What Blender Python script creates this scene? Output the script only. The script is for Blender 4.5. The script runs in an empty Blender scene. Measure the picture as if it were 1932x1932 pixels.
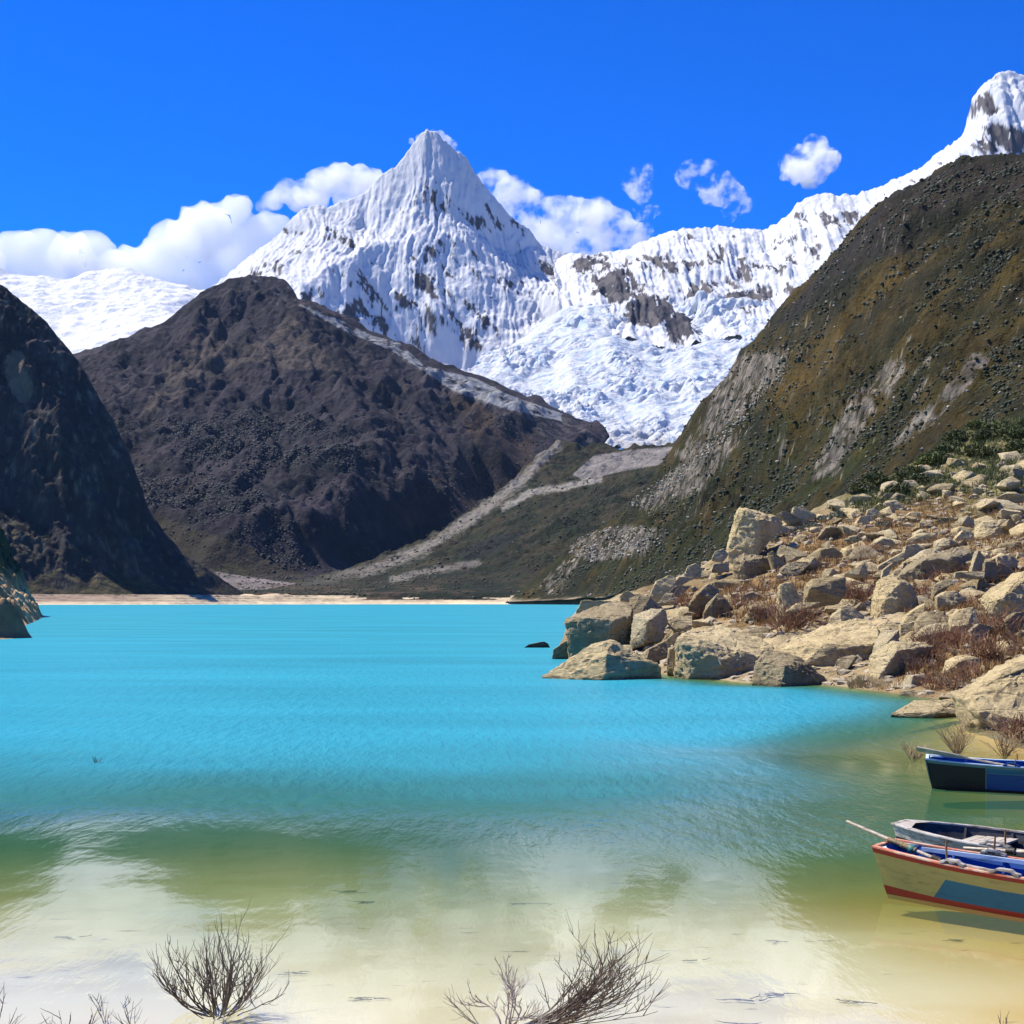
import bpy, bmesh, math, random
import numpy as np
from mathutils import Vector, Matrix
from mathutils.geometry import delaunay_2d_cdt

# ------------------------------------------------------------------ camera, sky, sun, exposure
SC = bpy.context.scene
COL = SC.collection
F, CX, HY, CAMZ = 2654.0, 966.0, 1135.0, 3.6      # focal length, centre and horizon measured in a 1932 px wide frame
cam_d = bpy.data.cameras.new('camera')
cam = bpy.data.objects.new('camera', cam_d); COL.objects.link(cam)
cam_d.sensor_width = 36.0; cam_d.sensor_fit = 'HORIZONTAL'
cam_d.lens = 36.0 * F / 1932.0
cam_d.shift_y = (HY - 966.0) / 1932.0
cam_d.clip_start = 0.1; cam_d.clip_end = 60000.0
cam.location = (0, 0, CAMZ); cam.rotation_euler = (math.pi / 2, 0, 0)
SC.camera = cam

SUN = Vector((-0.52, 0.22, 0.82)).normalized()
EL = math.asin(SUN.z); AZ = math.atan2(SUN.x, SUN.y)
world = bpy.data.worlds.new('World'); SC.world = world; world.use_nodes = True
wn = world.node_tree.nodes; wl = world.node_tree.links
sky = wn.new('ShaderNodeTexSky'); sky.sky_type = 'NISHITA'; sky.sun_disc = False
sky.sun_elevation = EL; sky.sun_rotation = AZ % (2 * math.pi)
sky.altitude = 4200; sky.air_density = 1.0; sky.dust_density = 0.0; sky.ozone_density = 4.0
hsv = wn.new('ShaderNodeHueSaturation'); hsv.inputs['Saturation'].default_value = 1.40
hsv.inputs['Hue'].default_value = 0.521; hsv.inputs['Value'].default_value = 1.0
bg = wn['Background']; bg.inputs['Strength'].default_value = 0.14
wl.new(sky.outputs[0], hsv.inputs['Color']); wl.new(hsv.outputs[0], bg.inputs['Color'])

sun_d = bpy.data.lights.new('sun', 'SUN'); sun_d.energy = 4.7; sun_d.angle = math.radians(0.5); sun_d.color = (1.0, 0.93, 0.80)
sun_o = bpy.data.objects.new('sun', sun_d); COL.objects.link(sun_o)
sun_o.rotation_euler = SUN.to_track_quat('Z', 'Y').to_euler()
vs = SC.view_settings; vs.view_transform = 'Standard'; vs.look = 'None'; vs.exposure = 0.9; vs.gamma = 1.0; vs.use_curve_mapping = False
SC.render.engine = 'CYCLES'
cy = SC.cycles
cy.max_bounces = 22; cy.diffuse_bounces = 3; cy.glossy_bounces = 3; cy.transparent_max_bounces = 12; cy.transmission_bounces = 4
cy.volume_bounces = 22; cy.use_denoising = True
cy.caustics_reflective = False; cy.caustics_refractive = False

# ------------------------------------------------------------------ helpers
def W(px, py, Y): return ((px - CX) / F * Y, Y, CAMZ + (HY - py) / F * Y)
def PX(x, y, z): return CX + F * x / y, HY - F * (z - CAMZ) / y

_rs = np.random.RandomState(11)
PERM = np.tile(_rs.permutation(512), 3)
GRAD = _rs.normal(size=(512, 3)); GRAD /= np.linalg.norm(GRAD, axis=1)[:, None]
def noise(x, y, z=0.0):
    x, y, z = np.broadcast_arrays(np.asarray(x, float), np.asarray(y, float), np.asarray(z, float))
    xi = np.floor(x).astype(int); yi = np.floor(y).astype(int); zi = np.floor(z).astype(int)
    xf = x - xi; yf = y - yi; zf = z - zi
    xi &= 511; yi &= 511; zi &= 511
    s = lambda t: t * t * t * (t * (t * 6 - 15) + 10)
    u, v, w = s(xf), s(yf), s(zf)
    def g(dx, dy, dz):
        h = GRAD[PERM[PERM[PERM[(xi + dx) & 511] + ((yi + dy) & 511)] + ((zi + dz) & 511)]]
        return h[..., 0] * (xf - dx) + h[..., 1] * (yf - dy) + h[..., 2] * (zf - dz)
    L = lambda a, b, t: a + t * (b - a)
    return 1.5 * L(L(L(g(0,0,0), g(1,0,0), u), L(g(0,1,0), g(1,1,0), u), v), L(L(g(0,0,1), g(1,0,1), u), L(g(0,1,1), g(1,1,1), u), v), w)
def fbm(x, y, z=0.0, o=5, gain=0.5):
    a, t, s = 1.0, 0.0, 0.0
    for i in range(o):
        t = t + a * noise(x * 2 ** i + 17 * i, y * 2 ** i - 9 * i, np.asarray(z) * 2 ** i + 3.3 * i); s += a; a *= gain
    return t / s * 1.4
def ridged(x, y, z=0.0, o=5, gain=0.5):
    a, t, s = 1.0, 0.0, 0.0
    for i in range(o):
        t = t + a * (1 - 2 * np.abs(noise(x * 2 ** i + 31 * i, y * 2 ** i + 7 * i, np.asarray(z) * 2 ** i + 5.1 * i))); s += a; a *= gain
    return t / s
def sstep(a, b, t): t = np.clip((t - a) / (b - a), 0, 1); return t * t * (3 - 2 * t)
def inpoly(px, py, poly):
    r = np.zeros(np.shape(px), bool); n = len(poly)
    for i in range(n):
        x0, y0 = poly[i]; x1, y1 = poly[(i + 1) % n]
        if y0 == y1: continue
        r ^= ((y0 > py) != (y1 > py)) & (px < (x1 - x0) * (py - y0) / (y1 - y0) + x0)
    return r
def segdist(x, y, line):
    d = np.full(np.shape(x), 1e9)
    for (ax, ay), (bx, by) in zip(line[:-1], line[1:]):
        vx, vy = bx - ax, by - ay
        t = np.clip(((x - ax) * vx + (y - ay) * vy) / (vx * vx + vy * vy), 0, 1)
        d = np.minimum(d, np.hypot(x - ax - t * vx, y - ay - t * vy))
    return d

def tag(o, label=None, cat=None, group=None, kind=None):
    if label: o['label'] = label
    if cat: o['category'] = cat
    if group: o['group'] = group
    if kind: o['kind'] = kind
    return o
def link(name, me, parent=None, mat=None):
    o = bpy.data.objects.new(name, me); COL.objects.link(o)
    if parent is not None: o.parent = parent
    if mat is not None:
        for m in (mat if isinstance(mat, (list, tuple)) else [mat]): me.materials.append(m)
    return o
def empty(name, loc, rz=0.0):
    o = bpy.data.objects.new(name, None); COL.objects.link(o); o.location = loc; o.rotation_euler = (0, 0, rz); o.empty_display_size = 0.3
    return o
def np_mesh(name, V, faces, cols=None, smooth=True, attrs=None, mi=None):
    """V (n,3); faces (m,k) array or list of such arrays; cols (n,3) base colours per vertex"""
    me = bpy.data.meshes.new(name)
    fl = faces if isinstance(faces, list) else [faces]
    fl = [np.asarray(f) for f in fl if len(f)]
    me.vertices.add(len(V)); me.vertices.foreach_set('co', np.asarray(V, np.float32).ravel())
    loops = np.concatenate([f.ravel() for f in fl]); tot = np.concatenate([np.full(len(f), f.shape[1]) for f in fl])
    start = np.concatenate([[0], np.cumsum(tot)[:-1]])
    me.loops.add(len(loops)); me.loops.foreach_set('vertex_index', loops.astype(np.int32))
    me.polygons.add(len(tot)); me.polygons.foreach_set('loop_start', start.astype(np.int32)); me.polygons.foreach_set('loop_total', tot.astype(np.int32))
    me.polygons.foreach_set('use_smooth', np.full(len(tot), smooth))
    if mi is not None: me.polygons.foreach_set('material_index', np.asarray(mi, np.int32))
    me.update(calc_edges=True); me.validate()
    if cols is not None:
        a = me.attributes.new('col', 'FLOAT_COLOR', 'POINT')
        a.data.foreach_set('color', np.c_[np.clip(cols, 0, 1), np.ones(len(V))].astype(np.float32).ravel())
    for k, v in (attrs or {}).items():
        a = me.attributes.new(k, 'FLOAT', 'POINT'); a.data.foreach_set('value', np.asarray(v, np.float32))
    return me

# ------------------------------------------------------------------ materials
def new_mat(name):
    m = bpy.data.materials.new(name); m.use_nodes = True
    n = m.node_tree.nodes; n.clear()
    return m, n, m.node_tree.links
def nd(n, t, **k):
    x = n.new(t)
    for a, b in k.items():
        if a in x.inputs: x.inputs[a].default_value = b
        else: setattr(x, a, b)
    return x
def terrain_mat(name, s1, b1, s2=None, b2=0.0, var=0.35, rough=0.9, vs_=None, stretch=(1, 1, 1)):
    """colour from the mesh's own material map, broken up by fine noise, with two scales of bump (metres)"""
    m, n, l = new_mat(name)
    out = nd(n, 'ShaderNodeOutputMaterial'); p = nd(n, 'ShaderNodeBsdfPrincipled', Roughness=rough); p.inputs['Specular IOR Level'].default_value = 0.15
    at = nd(n, 'ShaderNodeAttribute', attribute_name='col'); tc = nd(n, 'ShaderNodeTexCoord')
    mp = nd(n, 'ShaderNodeMapping'); mp.inputs['Scale'].default_value = stretch; l.new(tc.outputs['Object'], mp.inputs[0])
    nz = nd(n, 'ShaderNodeTexNoise', Scale=1.0 / s1, Detail=8.0, Roughness=0.65); l.new(mp.outputs[0], nz.inputs['Vector'])
    nv = nd(n, 'ShaderNodeTexNoise', Scale=1.0 / (vs_ or s1 * 2.3), Detail=6.0, Roughness=0.7); l.new(mp.outputs[0], nv.inputs['Vector'])
    mr = nd(n, 'ShaderNodeMapRange'); mr.inputs[1].default_value = 0.3; mr.inputs[2].default_value = 0.7; mr.inputs[3].default_value = 1 - var; mr.inputs[4].default_value = 1 + var
    l.new(nv.outputs['Fac'], mr.inputs[0])
    mx = nd(n, 'ShaderNodeVectorMath', operation='SCALE'); l.new(at.outputs['Color'], mx.inputs[0]); l.new(mr.outputs[0], mx.inputs['Scale'])
    l.new(mx.outputs[0], p.inputs['Base Color'])
    bp = nd(n, 'ShaderNodeBump', Strength=1.0, Distance=b1); l.new(nz.outputs['Fac'], bp.inputs['Height'])
    last = bp
    if s2:
        n2 = nd(n, 'ShaderNodeTexNoise', Scale=1.0 / s2, Detail=4.0, Roughness=0.6); l.new(tc.outputs['Object'], n2.inputs['Vector'])
        last = nd(n, 'ShaderNodeBump', Strength=1.0, Distance=b2); l.new(n2.outputs['Fac'], last.inputs['Height']); l.new(bp.outputs[0], last.inputs['Normal'])
    l.new(last.outputs[0], p.inputs['Normal']); l.new(p.outputs[0], out.inputs[0])
    return m
def paint_mat(name, c, wear=None, amt=0.5, rough=0.55, scale=9.0, bump=0.002):
    m, n, l = new_mat(name)
    out = nd(n, 'ShaderNodeOutputMaterial'); p = nd(n, 'ShaderNodeBsdfPrincipled', Roughness=rough); p.inputs['Specular IOR Level'].default_value = 0.3
    tc = nd(n, 'ShaderNodeTexCoord'); mp = nd(n, 'ShaderNodeMapping'); mp.inputs['Scale'].default_value = (0.35, 1, 1.6); l.new(tc.outputs['Object'], mp.inputs[0])
    nz = nd(n, 'ShaderNodeTexNoise', Scale=scale, Detail=8.0, Roughness=0.7); l.new(mp.outputs[0], nz.inputs['Vector'])
    cr = nd(n, 'ShaderNodeValToRGB'); e = cr.color_ramp.elements
    w = wear or tuple(v * 0.5 for v in c)
    lo = 0.3 + 0.25 * amt
    e[0].position = lo - 0.05; e[0].color = (*w, 1); e[1].position = lo + 0.06; e[1].color = (*c, 1)
    x = cr.color_ramp.elements.new(0.75); x.color = (*[min(1, v * 1.12) for v in c], 1)
    l.new(nz.outputs['Fac'], cr.inputs[0]); l.new(cr.outputs[0], p.inputs['Base Color'])
    bp = nd(n, 'ShaderNodeBump', Strength=0.6, Distance=bump); l.new(nz.outputs['Fac'], bp.inputs['Height']); l.new(bp.outputs[0], p.inputs['Normal'])
    l.new(p.outputs[0], out.inputs[0])
    return m

# ------------------------------------------------------------------ terrain from ridge lines
def rw(pts): return [W(*p) if p[0] != 'w' else tuple(p[1:]) for p in pts]
def back(pts, dY, dz): return [('w', x * (y + dY) / y, y + dY, z + dz) for x, y, z in rw(pts)]
def terrain(name, lines, A, B, step, disp, color, mat, fan=None, smooth=3, kind='structure', gain=1.0):
    P = []
    for ln in lines:
        q = rw(ln)
        for i, (a, b) in enumerate(zip(q[:-1], q[1:])):
            n = max(1, int(math.dist(a[:2], b[:2]) / step))
            for k in range(n): P.append([a[j] + (b[j] - a[j]) * k / n for j in range(3)])
        P.append(list(q[-1]))
    P = np.array(P)
    pa = P[:, 0] / P[:, 1] * fan if fan else P[:, 0]
    sc_b = 1.0
    ga = np.linspace(*A); gb = np.linspace(*B) if not fan or len(B) == 3 and B[2] > 0 else np.geomspace(B[0], B[1], -B[2])
    jit = np.random.RandomState(5).uniform(-1e-3, 1e-3, (len(P), 2)) * step
    vco = [Vector((float(a + j[0]), float(b + j[1]))) for a, b, j in zip(pa, P[:, 1], jit)]
    ov, _, of, orig, _, _ = delaunay_2d_cdt(vco, [], [], 0, 1e-7)
    oz = np.array([P[o[0], 2] if o else 0.0 for o in orig]); ov = np.array([(v.x, v.y) for v in ov])
    Z = np.full((len(gb), len(ga)), np.nan)
    for f in of:
        if len(f) != 3: continue
        (x0, y0), (x1, y1), (x2, y2) = ov[f[0]], ov[f[1]], ov[f[2]]
        den = (y1 - y2) * (x0 - x2) + (x2 - x1) * (y0 - y2)
        if abs(den) < 1e-9: continue
        i0, i1 = np.searchsorted(ga, min(x0, x1, x2) - 1e-6), np.searchsorted(ga, max(x0, x1, x2) + 1e-6)
        j0, j1 = np.searchsorted(gb, min(y0, y1, y2) - 1e-6), np.searchsorted(gb, max(y0, y1, y2) + 1e-6)
        if i1 <= i0 or j1 <= j0: continue
        gx, gy = np.meshgrid(ga[i0:i1], gb[j0:j1])
        w0 = ((y1 - y2) * (gx - x2) + (x2 - x1) * (gy - y2)) / den
        w1 = ((y2 - y0) * (gx - x2) + (x0 - x2) * (gy - y2)) / den
        w2 = 1 - w0 - w1
        ins = (w0 > -1e-6) & (w1 > -1e-6) & (w2 > -1e-6)
        zz = w0 * oz[f[0]] + w1 * oz[f[1]] + w2 * oz[f[2]]
        Z[j0:j1, i0:i1][ins] = zz[ins]
    ok = ~np.isnan(Z)
    for _ in range(smooth):
        Zp = np.where(ok, Z, 0); c = ok.astype(float)
        s = Zp.copy(); k = c.copy()
        for ax, d in ((0, 1), (0, -1), (1, 1), (1, -1)):
            r, q = np.roll(Zp, d, ax), np.roll(c, d, ax)
            e = [slice(None)] * 2; e[ax] = 0 if d > 0 else -1
            r[tuple(e)] = 0; q[tuple(e)] = 0            # no wrap-round at the sheet's border
            s += r * 0.5; k += q * 0.5
        Z = np.where(ok, s / np.maximum(k, 1e-6), np.nan)
    GA, GB = np.meshgrid(ga, gb)
    X = GA / fan * GB if fan else GA
    Y = GB
    def normals(Z):
        dz0 = np.gradient(Z, axis=1); dx0 = np.gradient(X, axis=1); dz1 = np.gradient(Z, axis=0); dy1 = np.gradient(Y, axis=0); dx1 = np.gradient(X, axis=0)
        gx = dz0 / dx0; gy = (dz1 - gx * dx1) / dy1
        L = np.sqrt(gx * gx + gy * gy + 1)
        return -gx / L, -gy / L, 1 / L
    Zs = np.where(ok, Z, 0.0)
    px, py = PX(X, Y, Zs)
    N0 = normals(Zs)
    dd = disp(X, Y, Zs, N0, px, py)
    if isinstance(dd, tuple):   # (along normal-ish x, y, z)
        X = X + dd[0]; Y = Y + dd[1]; Zs = Zs + dd[2]
    else: Zs = Zs + dd
    N1 = normals(Zs)
    px, py = PX(X, Y, Zs)
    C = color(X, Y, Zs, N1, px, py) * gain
    nb, na = Z.shape
    idx = np.arange(nb * na).reshape(nb, na)
    q = np.stack([idx[:-1, :-1], idx[:-1, 1:], idx[1:, 1:], idx[1:, :-1]], -1).reshape(-1, 4)
    okf = ok.ravel()[q].all(1); q = q[okf]
    used = np.zeros(nb * na, bool); used[q] = True
    remap = np.cumsum(used) - 1
    V = np.stack([X.ravel(), Y.ravel(), Zs.ravel()], 1)[used]
    me = np_mesh(name, V, remap[q], C.reshape(-1, 3)[used])
    o = link(name, me, None, mat)
    tag(o, kind=kind)
    return dict(o=o, V=V, N=np.stack([c.ravel()[used] for c in N1], 1), px=px.ravel()[used], py=py.ravel()[used], Z=Zs, ok=ok, ga=ga, gb=gb, fan=fan)
def sample_z(T, x, y):
    """bilinear height of a terrain at x, y (arrays)"""
    a = np.asarray(x) / np.asarray(y) * T['fan'] if T['fan'] else np.asarray(x)
    ga, gb, Z = T['ga'], T['gb'], T['Z']
    i = np.clip(np.searchsorted(ga, a) - 1, 0, len(ga) - 2); j = np.clip(np.searchsorted(gb, y) - 1, 0, len(gb) - 2)
    t = np.clip((a - ga[i]) / (ga[i + 1] - ga[i]), 0, 1); s = np.clip((y - gb[j]) / (gb[j + 1] - gb[j]), 0, 1)
    return Z[j, i] * (1 - t) * (1 - s) + Z[j, i + 1] * t * (1 - s) + Z[j + 1, i] * (1 - t) * s + Z[j + 1, i + 1] * t * s
def mixc(a, b, t): return np.asarray(a) * (1 - t[..., None]) + np.asarray(b) * t[..., None]
def blobs(V, S, seed, aspect=(1, 1, 0.8), low=True):
    """one mesh of many small lumpy blobs centred at V with sizes S"""
    rs = np.random.RandomState(seed)
    bm = bmesh.new(); bmesh.ops.create_icosphere(bm, subdivisions=1, radius=1.0)
    bv = np.array([v.co for v in bm.verts]); bf = np.array([[v.index for v in f.verts] for f in bm.faces]); bm.free()
    n, k = len(V), len(bv)
    lump = rs.uniform(0.65, 1.25, (n, k, 1))
    asp = np.array(aspect) * rs.uniform(0.75, 1.3, (n, 1, 3))
    R = rs.uniform(0, 2 * np.pi, n); c, s = np.cos(R), np.sin(R)
    P = bv[None] * lump * asp * np.asarray(S)[:, None, None]
    P = np.stack([P[..., 0] * c[:, None] - P[..., 1] * s[:, None], P[..., 0] * s[:, None] + P[..., 1] * c[:, None], P[..., 2]], -1)
    P += np.asarray(V)[:, None]
    Fc = (bf[None] + (np.arange(n) * k)[:, None, None]).reshape(-1, 3)
    return P.reshape(-1, 3), Fc, k
# ------------------------------------------------------------------ mountains, glacier, moraine, shores (real metres)
ROCKC = (0.062, 0.056, 0.060); SNOWC = (0.50, 0.517, 0.545)
m_snow = terrain_mat('snow_and_rock', 20, 4.5, 9, 1.0, var=0.08, rough=0.75, stretch=(1, .3, .28))
m_ice = terrain_mat('glacier_ice', 30, 9.0, 10, 3.0, var=0.08, rough=0.6)
m_far = terrain_mat('dark_rock_and_scrub', 22, 8.0, 6, 3.5, var=0.5)
m_cliff = terrain_mat('shaded_cliff', 16, 8.0, 5, 2.0, var=0.4, stretch=(1, 1, 0.35))
m_hill = terrain_mat('scrubby_hillside', 11, 6.0, 3.2, 2.2, var=0.55)
m_beach = terrain_mat('dry_lake_shore', 12, 2.0, 3, 0.5, var=0.25, stretch=(0.15, 1, 3))

sky_l = [(230,650,5450),(300,612,5560),(390,552,5700),(440,512,5780),(500,462,5850),(530,441,5900),(555,406,5950),(590,387,6000),(620,396,6030),(660,377,6060),(690,366,6090),(720,332,6120),(745,320,6140),(770,290,6170),(790,265,6190),(805,249,6200)]
sky_r = [(805,249,6200),(825,257,6205),(860,290,6220),(880,302,6230),(905,346,6250),(940,387,6270),(970,417,6300),(1000,437,6330),(1020,466,6350),(1050,487,6400),(1110,492,6450)]
spine = [(805,249,6200),(797,330,6090),(789,370,6030),(775,425,5920),(752,462,5830),(700,482,5690),(650,500,5570),(610,522,5480),(575,552,5360)]
peak_lines = [sky_l, sky_r, spine, back(sky_l, 450, -500), back(sky_r, 450, -500),
  [(690,440,5960),(640,445,5880),(590,470,5760),(545,500,5640),(480,535,5500),(420,570,5400)],
  [(720,520,5650),(680,560,5520),(650,590,5400)], [(790,470,5800),(800,540,5640),(790,590,5560)], [(860,420,6010),(890,500,5860),(920,580,5700),(950,640,5580)],
  [(960,490,6120),(1000,560,5900),(1030,610,5750)], [(820,600,5540),(870,640,5520),(910,668,5500)],
  [(380,610,5100),(480,600,5080),(560,592,5140),(640,625,5300),(700,652,5400),(770,690,5460),(850,712,5480),(930,722,5430),(1000,690,5460),(1060,640,5600),(1100,600,5650)],
  [(300,680,4600),(480,640,4650),(600,640,4650),(700,690,4550),(800,740,4450),(900,770,4350),(1000,790,4300),(1100,800,4300)]]
def peak_disp(x, y, z, N, px, py):
    wx = fbm(x / 300, y / 300, 1.7, 3) * 60
    hi = sstep(900, 1400, z)
    fl = (ridged((x + wx) / 21, y / 400, z / 500, 3, 0.5) * 12 + ridged((x + wx) / 75, y / 500, z / 500, 3) * 27) * (0.45 + 0.55 * hi)
    big = fbm(x / 260, y / 260, z / 260, 5, 0.5) * (46 - 22 * hi)
    med = ridged(x / 120, y / 190, z / 150, 4) * (20 - 13 * hi)
    f = 1.0
    near = 0.5 + 0.5 * sstep(0, 60, np.minimum(segdist(px, py, [(p[0], p[1]) for p in sky_l]), segdist(px, py, [(p[0], p[1]) for p in sky_r])))
    return (fl + big + med) * near + fbm(x / 16, y / 40, z / 30, 3, .6) * 5
def bumps(px, py, L):
    t = np.zeros(np.shape(px))
    for cx, cy_, rx, ry, a in L: t = np.maximum(t, a * np.exp(-0.7 * (((px - cx) / rx) ** 2 + ((py - cy_) / ry) ** 2) ** 1.5))
    return t
def peak_col(x, y, z, N, px, py):
    n1 = fbm(x / 90, y / 140, z / 60, 5); n2 = fbm(x / 240, y / 240, z / 240, 4, 0.6)
    st = 1 - N[2]
    ns = fbm((0.8 * x + 0.6 * z) / 42, (0.6 * x - 0.8 * z) / 170, y / 300, 4, 0.55)
    rk = st * 1.05 + 0.25 * n1 + 0.40 * n2 + 0.62 * ns
    cov = bumps(px, py, [(690,590,80,45,.62),(820,520,70,70,.52),(880,590,60,40,.5),(870,420,60,50,.34),(940,440,40,50,.34),(650,440,50,30,.34),(560,450,40,30,.46),(480,520,50,25,.42),(800,620,30,30,.45),(890,640,25,30,.7),(960,560,50,40,.34),(760,580,40,50,.55),(1040,520,30,30,.45),(810,400,20,60,.3),(600,545,30,20,.5)])
    th = 0.37 - 0.80 * cov
    gr = ridged(x / 21, y / 400, z / 500, 3, 0.5)
    v = 0.55 * ns + 0.30 * n1 + 0.20 * n2 + 0.25 * (st - 0.4) - 0.16 * gr + 0.40 * fbm(x / 12, y / 120, z / 90, 4, .6)
    rock = sstep(th - 0.02, th + 0.05, v)
    c = np.where(n1[..., None] > 0.1, ROCKC, (0.032, 0.030, 0.038))
    return mixc(SNOWC, c, rock)
T_peak = terrain('snow_peak', peak_lines, (-1700, 420, 460), (4280, 6680, 560), 60, peak_disp, peak_col, m_snow, smooth=1)

rsky = [(1040,495,6350),(1080,483,6250),(1120,486,6200),(1150,479,6150),(1200,471,6100),(1215,456,6080),(1240,450,6050),(1290,436,6000),(1330,438,5980),(1390,440,5950),(1440,441,5920),(1470,426,5900),(1490,416,5880),(1500,396,5870),(1550,371,5850),(1580,376,5830),(1620,376,5800),(1660,361,5780),(1700,341,5750),(1740,321,5700),(1780,291,5680),(1815,266,5650),(1830,230,5640),(1835,196,5640),(1860,161,5630),(1890,141,5620),(1915,146,5610),(1940,152,5600),(2000,250,5550),(2100,330,5500)]
ridge_lines = [rsky, back(rsky, 400, -450),
  [(1060,545,6000),(1090,560,5750),(1130,572,5480),(1170,584,5400),(1230,610,5250),(1285,636,5120),(1340,620,5180),(1400,604,5220),(1450,594,5230),(1520,562,5260),(1600,520,5280),(1700,440,5330),(1800,350,5380),(1900,310,5380),(2100,420,5200)],
  [(1060,640,5300),(1280,680,4900),(1450,650,4900),(1700,560,4900),(2100,520,4900)]]
def ridge_disp(x, y, z, N, px, py):
    wx = fbm(x / 200, y / 200, 4.2, 3) * 24
    near = 0.45 + 0.55 * sstep(0, 50, segdist(px, py, [(p[0], p[1]) for p in rsky]))
    fl = ridged((x + wx) / 22, y / 700, z / 800, 3, 0.5) * 12 + ridged((x + wx) / 80, y / 800, z / 900, 3, 0.5) * 34
    return (fl + fbm(x / 200, y / 200, z / 200, 5) * 40 + ridged(x / 180, y / 420, 9.1, 3) * 22) * near + fbm(x / 18, y / 40, z / 30, 3, .6) * 6 + sstep(1500, 1900, z) * ridged(x / 60, y / 60, z / 60, 4, .6) * 16
def ridge_col(x, y, z, N, px, py):
    n1 = fbm(x / 60, y / 160, z / 120, 5); n2 = fbm(x / 220, y / 300, z / 130, 4)
    cov = bumps(px, py, [(1120,505,34,24,1.0),(1165,540,45,34,1.25),(1225,585,50,30,1.25),(1285,618,36,26,1.4),(1350,560,80,30,.72),(1420,565,50,30,.75),(1500,480,60,40,.62),(1560,420,60,30,.58),(1620,420,50,40,.62),(1250,500,90,28,.50),(1400,490,80,30,.5),(1890,262,55,28,.9),(1870,200,40,40,.5),(1700,370,50,25,.4)])
    th = 0.44 - 0.80 * cov
    v = 0.55 * n1 + 0.45 * n2 + 0.35 * fbm((x + 0.5 * z) / 26, (0.6 * x - 0.8 * z) / 120, y / 300, 4, .55) + 0.25 * (0.6 - N[2]) - 0.18 * ridged(x / 22, y / 700, z / 800, 3, .5) + 0.40 * fbm(x / 11, y / 120, z / 80, 4, .6)
    rock = sstep(th - 0.02, th + 0.05, v)
    c = np.where(n1[..., None] > 0.1, (0.075, 0.066, 0.068), (0.030, 0.028, 0.036))
    return mixc(SNOWC, c, rock)
T_ridge = terrain('snow_ridge', ridge_lines, (60, 2400, 520), (4850, 6700, 420), 60, ridge_disp, ridge_col, m_snow, smooth=1)

gl_lines = [[(1040,600,5600),(1085,573,5500),(1140,573,5420),(1200,592,5300),(1290,634,5100),(1340,617,5150),(1400,602,5170),(1450,592,5170),(1600,560,5150)],
  [(930,685,5050),(1000,655,5030),(1100,662,4850),(1200,680,4750),(1330,680,4700),(1480,670,4700)], [(880,712,4750),(1000,742,4520),(1100,738,4450),(1200,750,4350),(1400,740,4300)],
  [(960,770,4250),(1080,783,4150),(1150,805,4020),(1220,822,3930),(1350,815,3900)], [(1060,820,3950),(1140,842,3830),(1170,850,3780),(1230,855,3740),(1350,850,3740)], [(1060,880,3500),(1350,880,3500)]]
def gl_disp(x, y, z, N, px, py):
    w = fbm(x / 150, y / 150, 2.2, 3) * 40
    cr = ridged(x / 110, (y + w) / 38, 0.3, 4, 0.6) * 24
    am = 0.25 + 1.15 * sstep(-0.25, 0.35, fbm(x / 230, y / 330, 6.6, 3))
    return (cr + fbm(x / 45, y / 30, 7.7, 4) * 18) * am + fbm(x / 220, y / 260, 3.1, 4) * 42 - 26 * sstep(0.75, 0.95, ridged(x / 260, (y + w) / 90, 4.0, 2)) * am - 45 * np.exp(-(((px - 1215) / 70) ** 2 + ((py - 600) / 35) ** 2))
def gl_col(x, y, z, N, px, py):
    n1 = fbm(x / 60, y / 60, 5.5, 5)
    dirt = sstep(800, 862, py + n1 * 45) 
    c = mixc((0.47, 0.50, 0.54), (0.38, 0.47, 0.58), sstep(0.05, 0.4, fbm(x / 35, y / 25, 8.8, 4)))
    return mixc(c, (0.33, 0.31, 0.30), dirt * 0.85)
T_gl = terrain('glacier', gl_lines, (-180, 950, 330), (3650, 5600, 560), 50, gl_disp, gl_col, m_ice)

sf_sky = [(-250,480,8600),(0,520,8500),(60,535,8450),(200,515,8500),(300,530,8400),(420,545,8300),(520,600,8200)]
T_sf = terrain('snowfield', [sf_sky, back(sf_sky, 500, -300), [(-250,640,7400),(0,630,7500),(130,610,7600),(230,590,7700),(330,600,7500),(500,640,7400)], [(-250,760,6700),(100,730,6700),(300,700,6700),(520,690,6700)]],
  (-3400, -1050, 320), (6800, 8900, 300), 90,
  lambda x, y, z, N, px, py: ridged(x / 320, y / 110, 1.1, 5, 0.55) * 34 + fbm(x / 420, y / 420, 3.3, 4) * 60,
  lambda x, y, z, N, px, py: mixc((0.56, 0.58, 0.61), (0.5, 0.5, 0.53), sstep(0.35, 0.6, fbm(x / 90, y / 60, z / 60, 5)) * 0.3), m_ice)

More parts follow.
